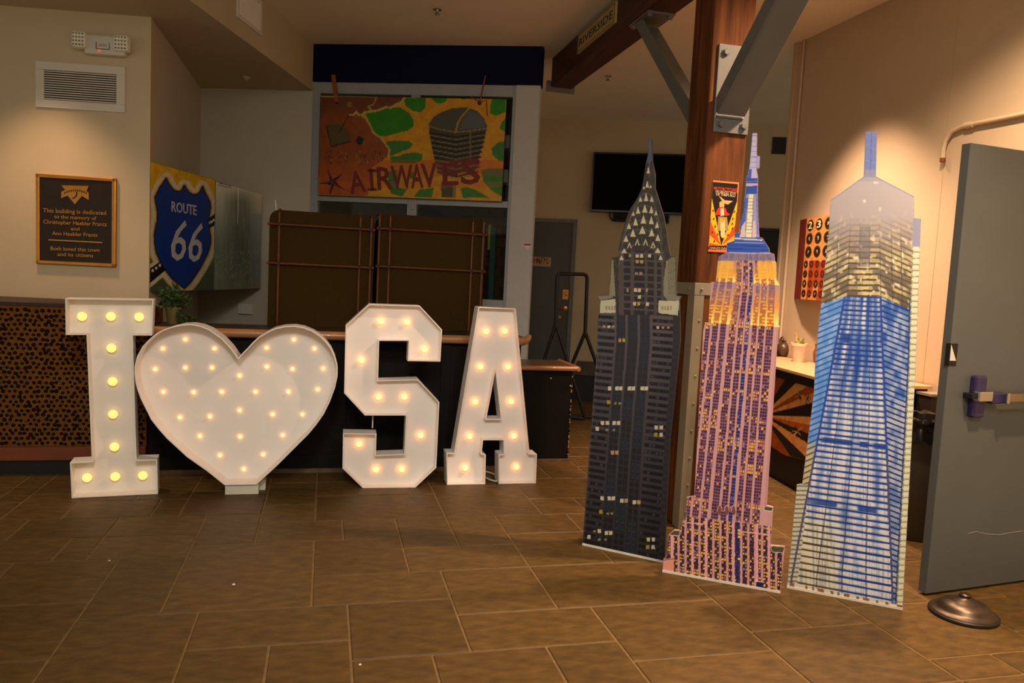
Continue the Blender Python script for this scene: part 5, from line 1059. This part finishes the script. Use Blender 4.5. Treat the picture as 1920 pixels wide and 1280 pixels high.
# ================================================================ BIN, DOOR, DOORSTOP
bc = np.array([3.46, 3.72, 0]); bn2 = thing('waste_bin', 'round grey waste bin with a black liner behind the open door', 'bin', bc)
MB().lathe(bc, [(.155, .0), (.165, .02), (.19, .66), (.19, .69), (.18, .69), (.175, .6)], 32).build('bin_body', mat('bin_grey', (74, 70, 60), .5), bn2, smooth=True)
vs = []; fs = []; n_ = 48; rr = random.Random(3); prof = [(.186, .66), (.20, .69), (.205, .71), (.196, .725), (.176, .715), (.165, .66), (.15, .5)]; jit = [[rr.uniform(-.012, .012) for _ in range(n_)] for _ in prof]
prof = [(.205, .585), (.203, .62)] + prof; jit = [[rr.uniform(-.004, .008) for _ in range(n_)] for _ in range(2)] + jit
for i, (r, z) in enumerate(prof):
    for kk in range(n_): q = 2 * math.pi * kk / n_; vs.append(bc + [math.cos(q) * (r + jit[i][kk] * .6 + .003), math.sin(q) * (r + jit[i][kk] * .6 + .003), z + jit[i][kk] * (2.5 if i == 0 else 1)])
for i in range(len(prof) - 1):
    for kk in range(n_): k2 = (kk + 1) % n_; fs.append((i * n_ + kk, i * n_ + k2, (i + 1) * n_ + k2, (i + 1) * n_ + kk))
MB().add(vs, fs).build('bin_liner', mat('black_liner', (14, 12, 11), .2, var=.1), bn2, smooth=True)
dbx = thing('dark_wall_panel', 'dark brown low panel against the wall beside the waste bin', 'panel', (3.78, 4.0, 0))
MB().box(3.70, 3.835, 3.93, 4.045, 0, .80).build('panel', mat('dark_brown_panel', (40, 26, 14), .6), dbx, bevel=.004); MB().box(3.695, 3.836, 3.925, 4.05, .80, .815).build('cap', M_guard, dbx)

DF = Frame((2.815, 2.905), (3.745, 3.017)); DL = .937; dz0 = .012
d2 = thing('door_2', None, None, DF.P(.47, 0, -.02), kind='structure')
MB().fbox(DF, 0, DL, dz0, 2.125, -.045, 0).build('door_leaf', M_doorp, d2, bevel=.003)
pbz = .94
pbm = thing('door_2', None, None, (0, 0, 0)) if False else None
u_ = lambda x, y: DF.px(x, y)
def pad(u0, u1, v0, v1, n1, m, nm, par, bev=.008): return MB().fbox(DF, u0, u1, v0, v1, 0, n1).build(nm, m, par, bevel=bev)
M_pur = mat('worn_purple_paint', (54, 46, 86), .35, .3, var=.3, scale=40)
c0 = DF.px(1826, 742); 
pbar = MB().fbox(DF, c0[0] - .038, c0[0] + .038, c0[1] - .10, c0[1] + .10, 0, .035).build('latch_case', M_pur, d2, bevel=.01)
MB().fbox(DF, c0[0] - .045, c0[0] + .05, c0[1] - .018, c0[1] + .03, .03, .062).build('latch_cover', M_chrome, pbar, bevel=.006); MB().fbox(DF, c0[0] - .075, c0[0] - .03, c0[1] - .006, c0[1] + .018, .0, .05).build('latch_bolt', M_black, pbar, bevel=.003)
MB().fbox(DF, c0[0] + .045, c0[0] + .13, c0[1] - .03, c0[1] + .025, .02, .06).build('bar_mount', M_pur, pbar, bevel=.008)
rail = MB().fbox(DF, c0[0] + .12, DL - .05, c0[1] - .02, c0[1] + .018, .035, .078).build('push_bar', mat('push_bar_metal', (150, 130, 110), .35, .8), d2, bevel=.005); MB().fbox(DF, c0[0] + .115, c0[0] + .135, c0[1] - .026, c0[1] + .024, .03, .082).build('bar_collar', M_chrome, rail, bevel=.003)
s0 = DF.px(1799, 664); stk = MB(); stk.fbox(DF, -.003, .045, s0[1] - .055, s0[1] + .05, -.02, .002); stk.build('edge_sticker', M_black, d2)
MB().prism([DF.P(.0, s0[1] + .045, .0025), DF.P(.04, s0[1] - .03, .0025), DF.P(.0, s0[1] - .03, .0025)], DF.n * .001).build('sticker_corner', M_white, d2)
for z in (.25, 1.06, 1.9): MB().tube([DF.P(DL + .008, z - .05, -.02), DF.P(DL + .008, z + .05, -.02)], .009, 10).build('hinge', M_steel, d2, smooth=True)
sc = [DF.P(*DF.px(x, y), .0005) for x, y in ((1815, 1000), (1830, 996), (1850, 1001), (1875, 1002), (1895, 998), (1918, 995))]; MB().tube(sc, .0012, 5).build('scratch', mat('scratch_pale', (160, 156, 146), .6), d2)

dc = on_z(1806, 1152, 0); st_ = thing('domed_doorstop', 'heavy bronze domed base holding the grey door open', 'doorstop', dc)
K_ = lambda pr: [(r * .89, z * .80) for r, z in pr]
MB().lathe(dc, K_([(.156, 0), (.160, .004), (.160, .016), (.154, .022)]), 48).build('rubber_rim', mat('dark_rim', (40, 32, 26), .5, .3), st_, smooth=True)
MB().lathe(dc, K_([(.153, .018), (.150, .026), (.132, .034), (.122, .042), (.116, .056), (.100, .070), (.078, .080), (.060, .087), (.050, .094), (.030, .099), (.026, .104), (.024, .110)]), 48).build('dome', M_bronze, st_, smooth=True)
MB().lathe(dc, K_([(.026, .104), (.027, .118), (.022, .124), (.012, .126)]), 24).build('boss', M_bronze, st_, smooth=True)


for i, (x, y, lab) in enumerate(((205, 1052, 'white crumb on the floor in front of the letter I'), (438, 1097, 'white paper crumb on the floor below the heart'), (675, 1247, 'tiny white crumb on the floor nearest the camera'))):
    c = on_z(x, y, 0); r = .006 if i != 1 else .008
    tag(MB().lathe(c, [(r * .5, 0), (r, r * .5), (r * .5, r)], 6).build('paper_crumb', M_white, None), lab, 'crumb', 'crumbs on the floor')
